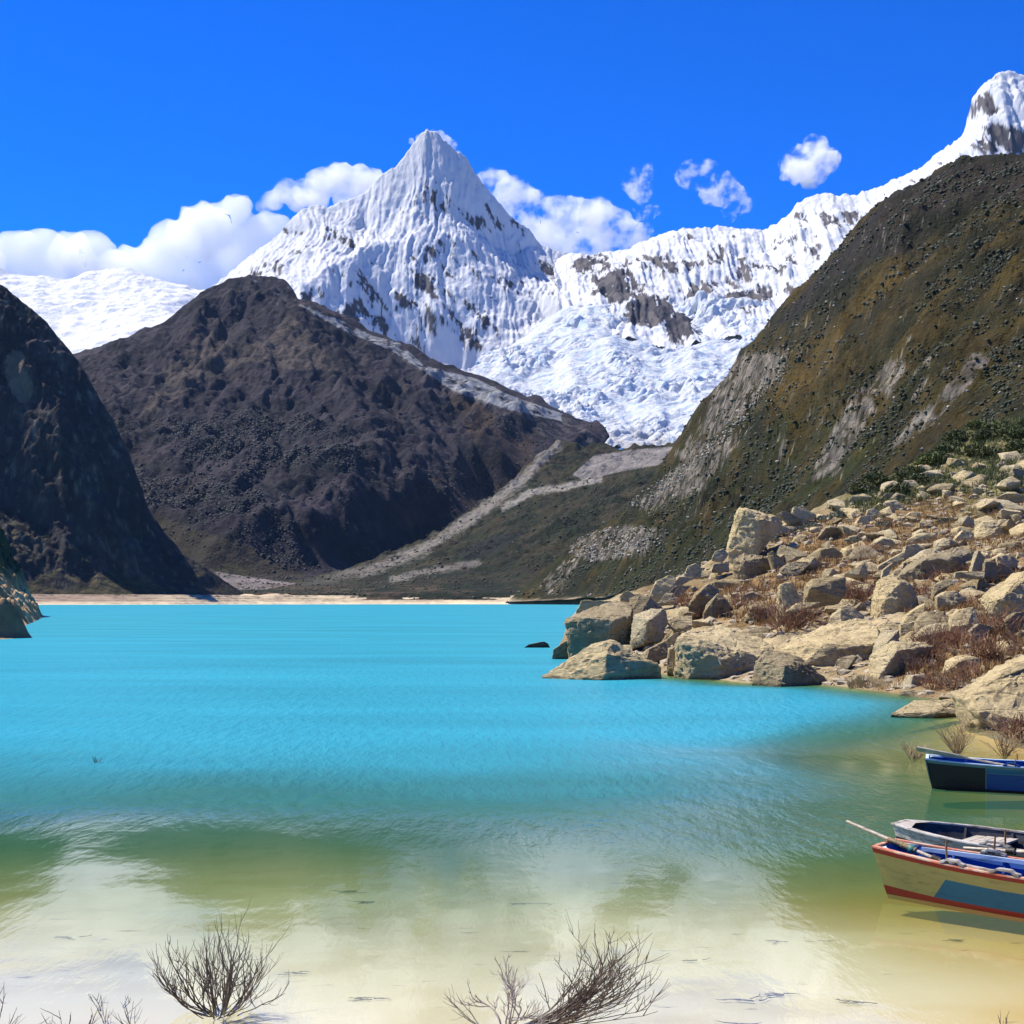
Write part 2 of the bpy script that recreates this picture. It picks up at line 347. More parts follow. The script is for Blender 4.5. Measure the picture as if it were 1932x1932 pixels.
# --- dark hill in front of the peak
dh_sky = [(100,700,3850),(150,681,3900),(200,662,3950),(250,641,4000),(330,601,4100),(390,556,4200),(440,531,4250),(500,521,4300),(545,546,4300),(560,576,4250),(600,586,4200),(640,606,4150),(700,636,4100),(750,651,4050),(790,690,4000),(830,692,4020),(900,718,4020),(960,747,3970),(1010,760,3930),(1080,792,3850),(1130,803,3800),(1150,832,3740),(1140,868,3650)]
dh_lines = [dh_sky, back(dh_sky, 350, -260), [(330,652,3950),(380,637,3960),(440,658,3960),(490,651,3960),(530,623,4000),(548,592,4080)], [(395,655,4070),(450,678,4070),(505,664,4070)],
  [(150,760,3600),(260,742,3700),(360,722,3760),(450,732,3750),(560,702,3800),(640,690,3860),(690,716,3760),(720,745,3650),(790,762,3720),(860,765,3750),(960,802,3650),(1050,835,3560)],
  [(180,840,3380),(300,832,3400),(400,812,3450),(480,815,3500),(540,840,3470),(620,792,3420),(680,800,3400),(740,832,3470),(850,852,3430),(950,882,3330),(1020,885,3350)],
  [(230,935,3050),(350,932,3050),(440,932,2980),(520,905,3130),(580,930,3060),(640,895,2990),(700,882,3060),(760,932,3040),(850,952,3040),(930,962,3260)],
  [(260,1005,2800),(380,1012,2750),(470,1014,2680),(580,1022,2680),(680,1002,2840),(760,1012,2910),(820,1030,2980)], [(260,1080,2600),(400,1092,2450),(500,1094,2400),(560,1094,2460),(620,1096,2580),(700,1085,2720),(800,1060,2900)],
  [(260,1110,2250),(540,1108,2380),(620,1104,2540),(700,1100,2680),(800,1080,2860)], [('w',-250,2300,-40),('w',-120,2560,-20),('w',-40,2760,10),('w',60,3000,60),('w',170,3400,120),('w',300,3720,200)]]
def dh_disp(x, y, z, N, px, py):
    near = 0.35 + 0.65 * sstep(0, 60, segdist(px, py, [(p[0], p[1]) for p in dh_sky]))
    lowf = sstep(1090, 1040, py) * (0.05 + 0.95 * sstep(5, 80, segdist(px, py, [(1052,832),(1000,880),(950,926),(890,971),(800,1029),(700,1067),(600,1089)])))
    wx = fbm(x / 200, y / 200, 1.1, 3) * 70
    return (ridged((x + wx) / 170, y / 900, z / 1100, 4, 0.5) * 46 + ridged(x / 260, y / 420, z / 420, 5, 0.55) * 62 + fbm(x / 90, y / 90, z / 90, 5, 0.6) * 24 + ridged(x / 55, y / 110, z / 90, 4) * 10) * near * (0.08 + 0.92 * lowf)
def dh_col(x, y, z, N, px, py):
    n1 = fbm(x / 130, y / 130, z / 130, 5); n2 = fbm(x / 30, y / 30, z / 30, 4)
    c = mixc((0.030, 0.026, 0.044), (0.078, 0.062, 0.080), sstep(-0.2, 0.5, n1 + 0.3 * n2))  # blue-purple tint stands in for distance haze, mixed into the rock colour
    talus = inpoly(px, py, [(370,640),(400,625),(440,650),(500,645),(545,590),(600,640),(640,700),(560,700),(470,680),(380,720),(260,800),(300,700)]) & (n1 > -0.35)
    c = mixc(c, (0.15, 0.118, 0.098), talus * 0.75)
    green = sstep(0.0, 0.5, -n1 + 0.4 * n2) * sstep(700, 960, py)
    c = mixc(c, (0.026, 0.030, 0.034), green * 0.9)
    cone = inpoly(px, py, [(288,965),(330,985),(400,1010),(470,1030),(520,1060),(575,1085),(560,1100),(300,1100)])
    c = mixc(c, (0.085, 0.072, 0.040), cone * (0.7 + 0.3 * n2))
    brown = inpoly(px, py, [(840,740),(900,760),(1010,830),(1000,900),(930,950),(760,1000),(720,960),(820,900),(900,850)])
    c = mixc(c, (0.115, 0.070, 0.040), brown * sstep(-0.5, 0.3, n1) * 0.75)
    gul = inpoly(px, py, [(700,640),(800,690),(960,745),(1080,790),(1140,830),(1100,880),(1040,830),(960,790),(860,740),(790,700)])
    c = mixc(c, (0.17, 0.155, 0.15), gul * sstep(-0.1, 0.4, n2))
    sn = sstep(0.35, 0.55, n2 * 0.8 + n1 * 0.4) * sstep(700, 560, py) * (N[2] > 0.5) * (inpoly(px, py, [(480,515),(550,540),(560,580),(480,640),(420,620)]) * 1.0)
    c = mixc(c, SNOWC, sn * 0.8)
    strip = inpoly(px, py, [(560,572),(640,603),(700,632),(755,648),(800,690),(900,715),(960,745),(1060,780),(1060,795),(950,770),(850,735),(800,700),(740,662),(640,620)])
    c = mixc(c, SNOWC, strip * sstep(-0.3, 0.0, n2 + 0.1))
    spk = sstep(0.62, 0.75, fbm(x / 16, y / 16, z / 16, 3)) * (n1 > 0.0)
    return mixc(c, (0.34, 0.30, 0.24), spk * 0.7)
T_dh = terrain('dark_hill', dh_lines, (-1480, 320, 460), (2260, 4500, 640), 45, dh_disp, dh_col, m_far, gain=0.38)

# --- moraine and valley floor
mo_a = [(1052,832,3500),(1035,846,3470),(1000,880,3350),(950,926,3200),(890,971,3000),(800,1029,2800),(700,1067,2650),(600,1089,2500),(540,1101,2420)]
mo_lines = [mo_a, back(mo_a, 80, -4), back(mo_a, 220, 30), back(mo_a, 420, 90), [(1330,850,2820),(1250,872,2870),(1200,885,2900),(1130,902,2950),(1060,918,2980),(1000,927,3000),(950,957,2930),(890,990,2850),(820,1030,2740)],
  [(1100,868,3420),(1180,868,3450),(1300,846,3500)], [(1100,893,3150),(1180,884,3120),(1300,866,3100)], [(1066,894,3250),(1015,922,3120)],
  [(1330,915,2480),(1150,962,2480),(1000,1000,2520),(960,1012,2530),(900,1030,2560),(800,1060,2480),(700,1083,2400)], [(1060,985,2420),(930,1052,2330),(850,1078,2280),(740,1095,2250)],
  [(1330,985,2250),(1100,1040,2200),(1000,1075,2140),(950,1084,2150),(850,1092,2150),(700,1101,2180),(560,1105,2220)],
  [(1330,1060,2050),(1100,1095,2050),(950,1108,2030),(800,1114,2015),(600,1116,2015),(450,1115,2030),(250,1114,2050)], [(400,1078,2440),(480,1092,2370),(560,1101,2300)], [(380,1100,2250),(470,1108,2200),(560,1109,2200)],
  [(1330,1120,1965),(1100,1119,1965),(800,1119,1960),(600,1119,1960),(250,1119,1960)], [(1330,1132,1940),(900,1132,1938),(600,1132,1938),(250,1132,1938)]]
def mo_disp(x, y, z, N, px, py):
    k = sstep(1112, 1050, py)
    return k * (fbm(x / 60, y / 60, z / 60, 5, 0.58) * 17 + ridged(x / 80, y / 170, 2.0, 4) * 13) + fbm(x / 15, y / 15, 0.4, 3) * 1.2
def mo_col(x, y, z, N, px, py):
    n1 = fbm(x / 70, y / 70, z / 70, 5); n2 = fbm(x / 14, y / 14, z / 14, 3)
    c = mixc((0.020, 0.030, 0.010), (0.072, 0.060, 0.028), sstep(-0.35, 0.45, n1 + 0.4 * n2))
    da = segdist(px, py, [(p[0], p[1] + 7) for p in mo_a])
    c = mixc(c, (0.50, 0.45, 0.40), sstep(15, 3, da + n2 * 8 + n1 * 7) * sstep(500, 800, px) * 0.72)
    deb = inpoly(px, py, [(1120,860),(1180,850),(1300,840),(1300,868),(1200,884),(1100,905),(1080,895)])
    c = mixc(c, (0.42, 0.385, 0.36), deb * 0.9)
    dB = segdist(px, py, [(1130,904),(1060,920),(1000,929),(950,958)])
    c = mixc(c, (0.50, 0.46, 0.40), sstep(9, 3, dB + n2 * 4) * 0.9)
    fan = inpoly(px, py, [(405,1078),(440,1084),(560,1101),(500,1112),(430,1112)])
    c = mixc(c, (0.42, 0.36, 0.34), fan * 0.95)
    sc_ = segdist(px, py, [(740,1093),(850,1070),(900,1062)])
    c = mixc(c, (0.40, 0.36, 0.32), sstep(9, 3, sc_ + n2 * 6) * 0.7)
    c = mixc(c, (0.15, 0.10, 0.06), sstep(1100, 1116, py + n1 * 8) * sstep(0.0, 0.4, n2 + n1) * 0.9)
    dark = inpoly(px, py, [(860,1045),(930,1010),(990,1000),(980,1015),(940,1040),(880,1060)])  # ravine shade painted into the moraine colour
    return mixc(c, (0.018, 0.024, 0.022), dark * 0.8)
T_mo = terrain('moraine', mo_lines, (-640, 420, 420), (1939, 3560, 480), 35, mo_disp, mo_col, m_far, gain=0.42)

# --- terraced far shore
b_w = [(20,0,1560),(60,0,1590),(200,0,1640),(330,0,1690),(450,0,1800),(600,0,1880),(700,0,1900),(900,0,1905),(985,0,1890),(1000,0,1850),(1090,0,1700),(1180,0,1450),(1300,0,1050)]
def bl(dY, z): return [('w', (p[0] - CX) / F * (p[2] + dY), p[2] + dY, z) for p in b_w]
def be_disp(x, y, z, N, px, py):
    t = z + fbm(x / 40, y / 40, 0.9, 4) * 1.6
    st = 3.0; f = t / st; fr = f - np.floor(f)
    return (np.floor(f) + sstep(0.55, 1.0, fr)) * st - z + fbm(x / 9, y / 9, 5.0, 3) * 0.5
def be_col(x, y, z, N, px, py):
    n1 = fbm(x / 60, y / 20, z / 3, 4); n2 = fbm(x / 10, y / 10, z / 2, 4)
    c = mixc((0.50, 0.41, 0.27), (0.36, 0.27, 0.19), sstep(-0.2, 0.4, n1 + 0.5 * n2))
    c = mixc(c, (0.24, 0.17, 0.13), sstep(400, 200, px) * 0.75)
    c = mixc(c, (0.60, 0.50, 0.33), sstep(4.5, 1.0, z) * 0.9)
    return mixc(c, (0.10, 0.08, 0.055), sstep(0.25, 0.5, n2 + n1 * 0.3) * sstep(4, 12, z))
T_be = terrain('far_shore', [bl(-40, -3), bl(0, -0.2), bl(22, 3.0), bl(45, 9), bl(62, 13), bl(110, 14.5)], (-640, 230, 620), (1030, 2040, 420), 30, be_disp, be_col, m_beach, smooth=1)

# --- left cliff with its talus
cl_edge = [(-260,400,1850),(-120,470,1868),(0,536,1880),(20,550,1880),(55,580,1880),(90,610,1878),(110,640,1875),(140,670,1870),(160,700,1865),(190,760,1860),(215,800,1855),(240,850,1850),(258,900,1846),(275,950,1846),(300,1000,1846),(330,1040,1850),(370,1066,1862),(420,1096,1885),(453,1114,1900)]
cl_lines = [cl_edge, back(cl_edge, 140, -60), [(-260,700,1790),(0,760,1806),(100,820,1803),(170,900,1800),(225,1000,1800),(262,1050,1804),(320,1075,1822)],
  [(-260,950,1742),(-120,962,1744),(0,985,1748),(60,1000,1748),(130,1030,1748),(200,1066,1756),(260,1088,1770),(300,1098,1785),(380,1108,1830)],
  [(-260,1116,1560),(-120,1117,1600),(50,1117,1662),(200,1118,1716),(300,1118.5,1758),(380,1119,1825),(460,1120,1895)], [(-260,1131,1545),(-120,1131,1585),(50,1131,1652),(200,1131,1706),(300,1131,1748),(380,1131,1814),(462,1131,1888)]]
def cl_disp(x, y, z, N, px, py):
    k = sstep(1112, 1060, py)
    near = 0.3 + 0.7 * sstep(0, 40, segdist(px, py, [(p[0], p[1]) for p in cl_edge]))
    a = (ridged(x / 50, y / 120, z / 260, 4, 0.55) * 14 + fbm(x / 70, y / 70, z / 70, 5, 0.6) * 24 + ridged((x + z * 0.8) / 40, y / 200, 5.0, 3) * 9) * near
    return a * (0.12 + 0.88 * k) * sstep(0.0, 0.3, 1.05 - N[2] * 0.9)
def cl_col(x, y, z, N, px, py):
    n1 = fbm(x / 50, y / 50, z / 140, 5); n2 = fbm(x / 12, y / 12, z / 12, 4)
    n3 = fbm(x / 9, y / 9, z / 110, 5, 0.6)
    c = mixc((0.034, 0.031, 0.034), (0.085, 0.074, 0.066), sstep(-0.1, 0.5, n1 * 0.6 + n2 * 0.4 + n3 * 0.5))
    c = mixc(c, (0.15, 0.13, 0.11), sstep(0.28, 0.5, n3 + 0.2 * n2) * 0.8)
    pat = sstep(1.25, 0.75, ((px - 38 - (py - 720) * 0.25) / 24) ** 2 + ((py - 715) / 42) ** 2 + n1 * 1.5 + n2 * 1.0)
    c = mixc(c, (0.21, 0.165, 0.115), pat * 0.75)
    tl = sstep(0.62, 0.78, N[2] + 0.12 * n1)
    low = np.interp(px, [0, 60, 130, 200, 260, 300, 380, 460], [985, 1000, 1030, 1066, 1088, 1085, 1075, 1115])
    tl = tl * sstep(-30, 15, py - low + n1 * 20)
    g = mixc((0.055, 0.058, 0.026), (0.11, 0.088, 0.048), sstep(-0.3, 0.4, n2 + n1 * 0.5))
    c = mixc(c, g, tl)
    return c
T_cl = terrain('left_cliff', cl_lines, (-860, -340, 420), (1580, 2060, 460), 25, cl_disp, cl_col, m_cliff, gain=0.75)

# --- right hillside
hs_sky = [(2250,230,1080),(2060,262,1200),(1932,284,1300),(1890,284,1320),(1855,292,1330),(1825,286,1340),(1790,310,1360),(1760,330,1385),(1735,345,1400),(1700,353,1420),(1665,376,1455),(1640,396,1480),(1610,430,1500),(1590,456,1525),(1560,490,1560),(1530,520,1590),(1500,545,1620),(1455,600,1680),(1440,622,1700),(1400,655,1740),(1385,690,1760),(1370,716,1780),(1335,741,1800),(1315,770,1820),(1300,800,1840),(1280,840,1865),(1265,860,1880),(1258,890,1895),(1230,920,1900),(1190,951,1910),(1140,990,1920),(1090,1021,1930),(1050,1052,1930),(1010,1086,1930),(980,1113,1925),(952,1136,1915)]
hs_lines = [hs_sky, back(hs_sky, 160, -150),
  [(2250,560,640),(1932,560,820),(1800,560,960),(1700,590,1080),(1600,650,1200),(1500,740,1330),(1400,850,1480),(1330,920,1590),(1250,990,1700),(1150,1050,1780),(1080,1090,1820),(1030,1120,1850)],
  [(2250,800,420),(1932,800,560),(1800,830,660),(1700,850,760),(1600,890,880),(1500,930,1020),(1400,980,1190),(1300,1030,1360),(1200,1070,1530),(1120,1105,1680),(1060,1122,1760)],
  [(2250,1060,230),(1932,1080,320),(1750,1095,420),(1600,1100,560),(1450,1110,780),(1330,1118,1040),(1220,1122,1330),(1140,1124,1560),(1090,1126,1700),(1000,1133,1860)]]
HS_CRAG = [(1420,720,80,70,1),(1290,900,60,60,1),(1170,1025,80,35,1),(1590,820,60,90,1),(1760,760,80,110,.9),(1680,450,70,50,1.2),(1800,340,120,40,1),(1560,600,70,60,.8),(1480,860,40,60,1.1),(1880,560,60,80,.8),(1350,990,70,40,.9)]
def hs_disp(x, y, z, N, px, py):
    s = (y + 0.35 * x)
    near = 0.08 + 0.92 * sstep(0, 150, segdist(px, py, [(p[0], p[1]) for p in hs_sky]))
    foot = sstep(0, 45, z)
    sc_ = np.clip(y / 1300, 0.35, 1.2)
    cm = np.maximum(bumps(px, py, HS_CRAG), sstep(0.12, 0.42, fbm(x / 130, y / 130, z / 130, 4)) * 0.8)
    a = ridged(s / 105, x / 420, z / 700, 4, 0.52) * 34 + fbm(x / 60, y / 60, z / 60, 4, 0.55) * 15
    a = a + cm * (ridged(s / 32, x / 45, z / 50, 5, 0.62) * 24 + fbm(s / 16, x / 26, z / 26, 4, .6) * 11) + fbm(x / 11, y / 11, z / 11, 3, .6) * 1.8
    return (a * near + fbm(x / 15, y / 15, z / 15, 4, .6) * 4.5) * foot * sc_
def hs_col(x, y, z, N, px, py):
    s = (y + 0.35 * x)
    n1 = fbm(x / 60, y / 60, z / 60, 5); n2 = fbm(s / 9, x / 16, z / 22, 5, 0.62); n3 = fbm(x / 9, y / 9, z / 9, 3)
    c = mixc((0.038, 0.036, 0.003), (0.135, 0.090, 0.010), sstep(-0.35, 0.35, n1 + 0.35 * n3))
    c = mixc(c, (0.044, 0.056, 0.004), sstep(-0.25, 0.2, fbm(x / 35, y / 35, z / 35, 4) + n3 * 0.3) * sstep(560, 900, py) * 0.9)
    br = segdist(px, py, [(1735,480),(1640,590),(1560,670),(1480,740)])
    c = mixc(c, (0.23, 0.145, 0.025), sstep(60, 5, br + n1 * 25) * 0.8)
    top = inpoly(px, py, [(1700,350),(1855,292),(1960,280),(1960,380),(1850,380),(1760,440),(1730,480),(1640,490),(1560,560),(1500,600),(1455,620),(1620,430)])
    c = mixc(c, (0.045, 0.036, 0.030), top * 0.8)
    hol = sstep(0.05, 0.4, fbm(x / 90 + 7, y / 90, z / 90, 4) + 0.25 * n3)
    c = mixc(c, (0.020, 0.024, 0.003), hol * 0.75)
    reg = [[(1370,680),(1490,655),(1480,700),(1420,760),(1330,840),(1290,870),(1270,860),(1330,780)], [(1230,920),(1330,840),(1420,800),(1330,920),(1240,965),(1200,960)], [(1080,1010),(1180,990),(1260,1000),(1240,1040),(1120,1060),(1075,1045)],
           [(1540,870),(1600,760),(1680,680),(1720,690),(1640,800),(1580,880),(1530,910)], [(1480,660),(1420,690),(1380,740),(1420,740)], [(1650,870),(1760,760),(1840,660),(1870,680),(1760,800)], [(1000,1115),(1060,1060),(1100,1040),(1080,1090),(1050,1122)]]
    rk = np.zeros(np.shape(px))
    for r in reg: rk = np.maximum(rk, inpoly(px, py, r) * 1.0)
    rock = sstep(0.62, 0.85, rk * 0.50 + n2 * 0.75 + n3 * 0.35 + (1 - N[2]) * 0.45 + 0.12 * bumps(px, py, HS_CRAG))
    c = mixc(c, mixc((0.22, 0.19, 0.15), (0.62, 0.53, 0.42), sstep(-0.2, 0.5, n3)), rock)
    beach = sstep(9, 4, z + n1 * 4) 
    return mixc(c, (0.98, 0.78, 0.50), beach * 0.9)
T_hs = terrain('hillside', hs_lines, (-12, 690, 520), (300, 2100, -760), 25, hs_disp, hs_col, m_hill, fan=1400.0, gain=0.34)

# --- near headland at the left edge
hd_lines = [[('w',-48.5,132,-0.4),('w',-47.2,140,-0.4),('w',-53,152,-0.4),('w',-60,166,-0.4),('w',-66,190,-0.4),('w',-80,235,-0.4),('w',-97,290,-0.4),('w',-111.5,335,-0.4),('w',-115.5,345,-0.4),('w',-122,362,-0.4)],
  [('w',-51,133,1.2),('w',-50.5,141,2.0),('w',-56,152,1.2),('w',-64,168,3.4),('w',-71,192,2.2),('w',-86,238,4.8),('w',-103,292,5),('w',-116.5,338,5.5),('w',-119,347,4.5)],
  [('w',-58,134,6),('w',-60,145,8),('w',-66,160,8),('w',-76,180,13),('w',-84,205,12),('w',-98,250,16),('w',-112,298,17),('w',-123,338,21),('w',-126,350,19),('w',-131,366,16)],
  [('w',-80,134,26),('w',-85,160,30),('w',-98,190,34),('w',-115,240,38),('w',-128,300,42),('w',-140,345,44),('w',-150,375,40)]]
def hd_disp(x, y, z, N, px, py):
    b = (z * 0.9 + (y) * 0.25)
    lay = np.abs(((b / 3.2 + fbm(x / 20, y / 20, z / 10, 3) * 0.8) % 1) - 0.5) * 2
    return (lay - 0.5) * 2.6 * sstep(-0.3, 1.5, z) + fbm(x / 6, y / 6, z / 6, 5, .6) * 2.6 * sstep(-0.3, 2, z)
def hd_col(x, y, z, N, px, py):
    n1 = fbm(x / 12, y / 12, z / 8, 5); n2 = fbm(x / 2.5, y / 2.5, z / 2.5, 4)
    c = mixc((0.30, 0.20, 0.10), (0.58, 0.44, 0.26), sstep(-0.2, 0.5, n1 + n2 * 0.5))
    return mixc(c, (0.030, 0.042, 0.018), sstep(6, 13, z + n1 * 6 + n2 * 2))
m_head = terrain_mat('headland_rock', 2.2, 0.9, 0.6, 0.2, var=0.35)
T_hd = terrain('headland', hd_lines, (-152, -46, 330), (131, 376, 420), 6, hd_disp, hd_col, m_head, smooth=2)
# ------------------------------------------------------------------ lake: bed, water, right bank
SHORE = [(3.7,94.6),(6.3,75),(7.7,68.2),(10.5,61.6),(13.7,60),(15.1,54.6),(15.8,50),(13.3,39.8),(13.0,35.8),(12.8,31.3),(13.2,24),(12,16),(10.5,10)]
def depth(x, y):
    d = np.interp(y, [4, 8, 11, 13, 16, 18.5, 21, 24, 28, 33, 40, 60], [-0.6, 0.02, 0.14, 0.24, 0.48, 0.88, 1.45, 2.0, 2.9, 4.2, 6.5, 12])
    d = d * (1 + 0.25 * fbm(x / 7, y / 5, 3.3, 3))
    sh = 0.21 * segdist(x, y, SHORE) + 0.04
    ds = segdist(x, y, SHORE)
    sh = sh * (1.1 + 4.5 * sstep(34, 50, y)) * (1 + 2.5 * sstep(4, 12, ds) * sstep(24, 30, y))
    return np.minimum(d, sh + 3.0 * sstep(8, 14, ds))
gy = np.geomspace(5.5, 75, 260); gx = np.linspace(-44, 24, 260)
BX, BY = np.meshgrid(gx, gy)
BD = depth(BX, BY)
n1 = fbm(BX / 1.3, BY / 0.9, 2.0, 5); n2 = fbm(BX / 0.35, BY / 0.2, 4.0, 4); n3 = fbm(BX / 5, BY / 4, 6.0, 3)
bc = mixc((0.76, 0.68, 0.55), (0.66, 0.57, 0.41), sstep(-0.3, 0.4, n1 + n3))
bc = mixc(bc, (0.60, 0.38, 0.10), sstep(2.5, 6.0, BX + n3 * 1.5) * 0.97)
def grid_faces(nb, na):
    i = np.arange(nb * na).reshape(nb, na)
    return np.stack([i[:-1, :-1], i[:-1, 1:], i[1:, 1:], i[1:, :-1]], -1).reshape(-1, 4)
m_bed, n, l = new_mat('pale_lake_silt')
out = nd(n, 'ShaderNodeOutputMaterial'); p = nd(n, 'ShaderNodeBsdfPrincipled', Roughness=0.9); at = nd(n, 'ShaderNodeAttribute', attribute_name='col'); tc = nd(n, 'ShaderNodeTexCoord')
mp = nd(n, 'ShaderNodeMapping'); mp.inputs['Scale'].default_value = (0.55, 1.6, 1); mp.inputs['Rotation'].default_value = (0, 0, 0.15); l.new(tc.outputs['Object'], mp.inputs[0])
nz = nd(n, 'ShaderNodeTexNoise', Scale=3.2, Detail=7.0, Roughness=0.6); l.new(mp.outputs[0], nz.inputs['Vector'])
cr = nd(n, 'ShaderNodeValToRGB'); cr.color_ramp.elements[0].position = 0.27; cr.color_ramp.elements[0].color = (0.30, 0.27, 0.30, 1); cr.color_ramp.elements[1].position = 0.36; cr.color_ramp.elements[1].color = (1, 1, 1, 1)
l.new(nz.outputs['Fac'], cr.inputs[0]); mx = nd(n, 'ShaderNodeMix', data_type='RGBA', blend_type='MULTIPLY'); mx.inputs[0].default_value = 1.0
l.new(at.outputs['Color'], mx.inputs[6]); l.new(cr.outputs[0], mx.inputs[7]); l.new(mx.outputs[2], p.inputs['Base Color']); l.new(p.outputs[0], out.inputs[0])
bed = link('lakebed', np_mesh('lakebed', np.stack([BX.ravel(), BY.ravel(), -(np.maximum(BD, 0) * 0.22 + np.minimum(BD, 0) + 0.10 + 0.012 * n1).ravel()], 1), grid_faces(260, 260), bc.reshape(-1, 3)), None, m_bed); tag(bed, kind='structure')

# water: one level sheet; how milky it is follows how deep it is
wy = np.geomspace(7.5, 2300, 420); wu = np.linspace(-0.62, 0.62, 320)
WU, WY = np.meshgrid(wu, wy); WX = WU * WY
WD = np.where(WY < 75, depth(WX, np.minimum(WY, 75)), 12.0)
wind = sstep(19, 26, WY + 3.5 * fbm(WX / 9, WY / 9, 8.0, 3)) * sstep(9, 2, WX + 0.12 * (WY - 24) + 2.0 * fbm(WX / 5, WY / 7, 1.0, 3))
wind = np.maximum(wind, sstep(31, 38, WY + 4 * fbm(WX / 14, WY / 9, 8.0, 3)))
wm = np_mesh('water', np.stack([WX.ravel(), WY.ravel(), np.zeros(WX.size)], 1), grid_faces(420, 320), None, True, {'depth': WD.ravel(), 'wind': wind.ravel()})
m_wat, n, l = new_mat('milky_lake_water')
out = nd(n, 'ShaderNodeOutputMaterial'); ad = nd(n, 'ShaderNodeAttribute', attribute_name='depth'); aw = nd(n, 'ShaderNodeAttribute', attribute_name='wind'); tc = nd(n, 'ShaderNodeTexCoord')
def math_(op, a, b=None):
    x = nd(n, 'ShaderNodeMath', operation=op)
    for i, v in enumerate((a, b)):
        if v is None: continue
        if isinstance(v, (int, float)): x.inputs[i].default_value = v
        else: l.new(v, x.inputs[i])
    return x.outputs[0]
dep = math_('MAXIMUM', ad.outputs['Fac'], 0.0)
cr = nd(n, 'ShaderNodeValToRGB'); e = cr.color_ramp.elements
e[0].position = 0.0; e[0].color = (0.30, 0.29, 0.16, 1); e[1].position = 1.0; e[1].color = (0.022, 0.24, 0.325, 1)
for ps, c in ((0.10, (0.105, 0.165, 0.05)), (0.22, (0.035, 0.135, 0.062)), (0.42, (0.022, 0.145, 0.14)), (0.66, (0.022, 0.215, 0.275))):
    x = cr.color_ramp.elements.new(ps); x.color = (*c, 1)
l.new(math_('DIVIDE', dep, 6.0), cr.inputs[0])
op = math_('SUBTRACT', 1.0, math_('POWER', 2.718, math_('MULTIPLY', dep, -0.9)))
op = math_('MINIMUM', math_('MULTIPLY', op, 1.0), 1.0)
tr = nd(n, 'ShaderNodeBsdfTransparent'); tr.inputs[0].default_value = (0.97, 0.98, 0.95, 1)
df = nd(n, 'ShaderNodeBsdfDiffuse')
mpw = nd(n, 'ShaderNodeMapping'); mpw.inputs['Scale'].default_value = (0.35, 1.0, 1); l.new(tc.outputs['Object'], mpw.inputs[0])
nw = nd(n, 'ShaderNodeTexNoise', Scale=0.10, Detail=6.0, Roughness=0.65); l.new(mpw.outputs[0], nw.inputs['Vector'])
mw = nd(n, 'ShaderNodeMapRange'); mw.inputs[1].default_value = 0.3; mw.inputs[2].default_value = 0.7; mw.inputs[3].default_value = 0.84; mw.inputs[4].default_value = 1.14; l.new(nw.outputs['Fac'], mw.inputs[0])
sw = nd(n, 'ShaderNodeVectorMath', operation='SCALE'); l.new(cr.outputs[0], sw.inputs[0]); l.new(mw.outputs[0], sw.inputs['Scale']); l.new(sw.outputs[0], df.inputs['Color'])
tf = math_('MINIMUM', dep, 1.0)
tm = nd(n, 'ShaderNodeMix', data_type='RGBA'); l.new(tf, tm.inputs[0]); tm.inputs[6].default_value = (0.98, 0.985, 0.96, 1); tm.inputs[7].default_value = (0.75, 0.87, 0.60, 1); l.new(tm.outputs[2], tr.inputs[0])
m1 = nd(n, 'ShaderNodeMixShader'); l.new(op, m1.inputs[0]); l.new(tr.outputs[0], m1.inputs[1]); l.new(df.outputs[0], m1.inputs[2])
mp = nd(n, 'ShaderNodeMapping'); mp.inputs['Rotation'].default_value = (0, 0, math.radians(35)); mp.inputs['Scale'].default_value = (1.0, 0.28, 1); l.new(tc.outputs['Object'], mp.inputs[0])
nz = nd(n, 'ShaderNodeTexNoise', Scale=3.0, Detail=5.0, Roughness=0.62); l.new(mp.outputs[0], nz.inputs['Vector'])
nb = nd(n, 'ShaderNodeTexNoise', Scale=0.45, Detail=3.0, Roughness=0.5); l.new(tc.outputs['Object'], nb.inputs['Vector'])
hh = math_('ADD', math_('MULTIPLY', nz.outputs['Fac'], math_('ADD', math_('MULTIPLY', aw.outputs['Fac'], 0.11), 0.004)), math_('MULTIPLY', nb.outputs['Fac'], 0.012))
bp = nd(n, 'ShaderNodeBump', Strength=1.0, Distance=1.0); l.new(hh, bp.inputs['Height'])
l.new(bp.outputs[0], df.inputs['Normal'])
gl = nd(n, 'ShaderNodeBsdfGlossy'); gl.inputs['Color'].default_value = (1, 1, 1, 1)
l.new(math_('ADD', math_('MULTIPLY', aw.outputs['Fac'], 0.16), 0.05), gl.inputs['Roughness']); l.new(bp.outputs[0], gl.inputs['Normal'])
fr = nd(n, 'ShaderNodeFresnel', IOR=1.46); l.new(bp.outputs[0], fr.inputs['Normal'])
cap = math_('MINIMUM', fr.outputs[0], math_('SUBTRACT', 0.62, math_('MULTIPLY', aw.outputs['Fac'], 0.47)))
m2 = nd(n, 'ShaderNodeMixShader'); l.new(cap, m2.inputs[0]); l.new(m1.outputs[0], m2.inputs[1]); l.new(gl.outputs[0], m2.inputs[2])
l.new(m2.outputs[0], out.inputs[0])
water = link('water', wm, None, m_wat); tag(water, kind='structure')

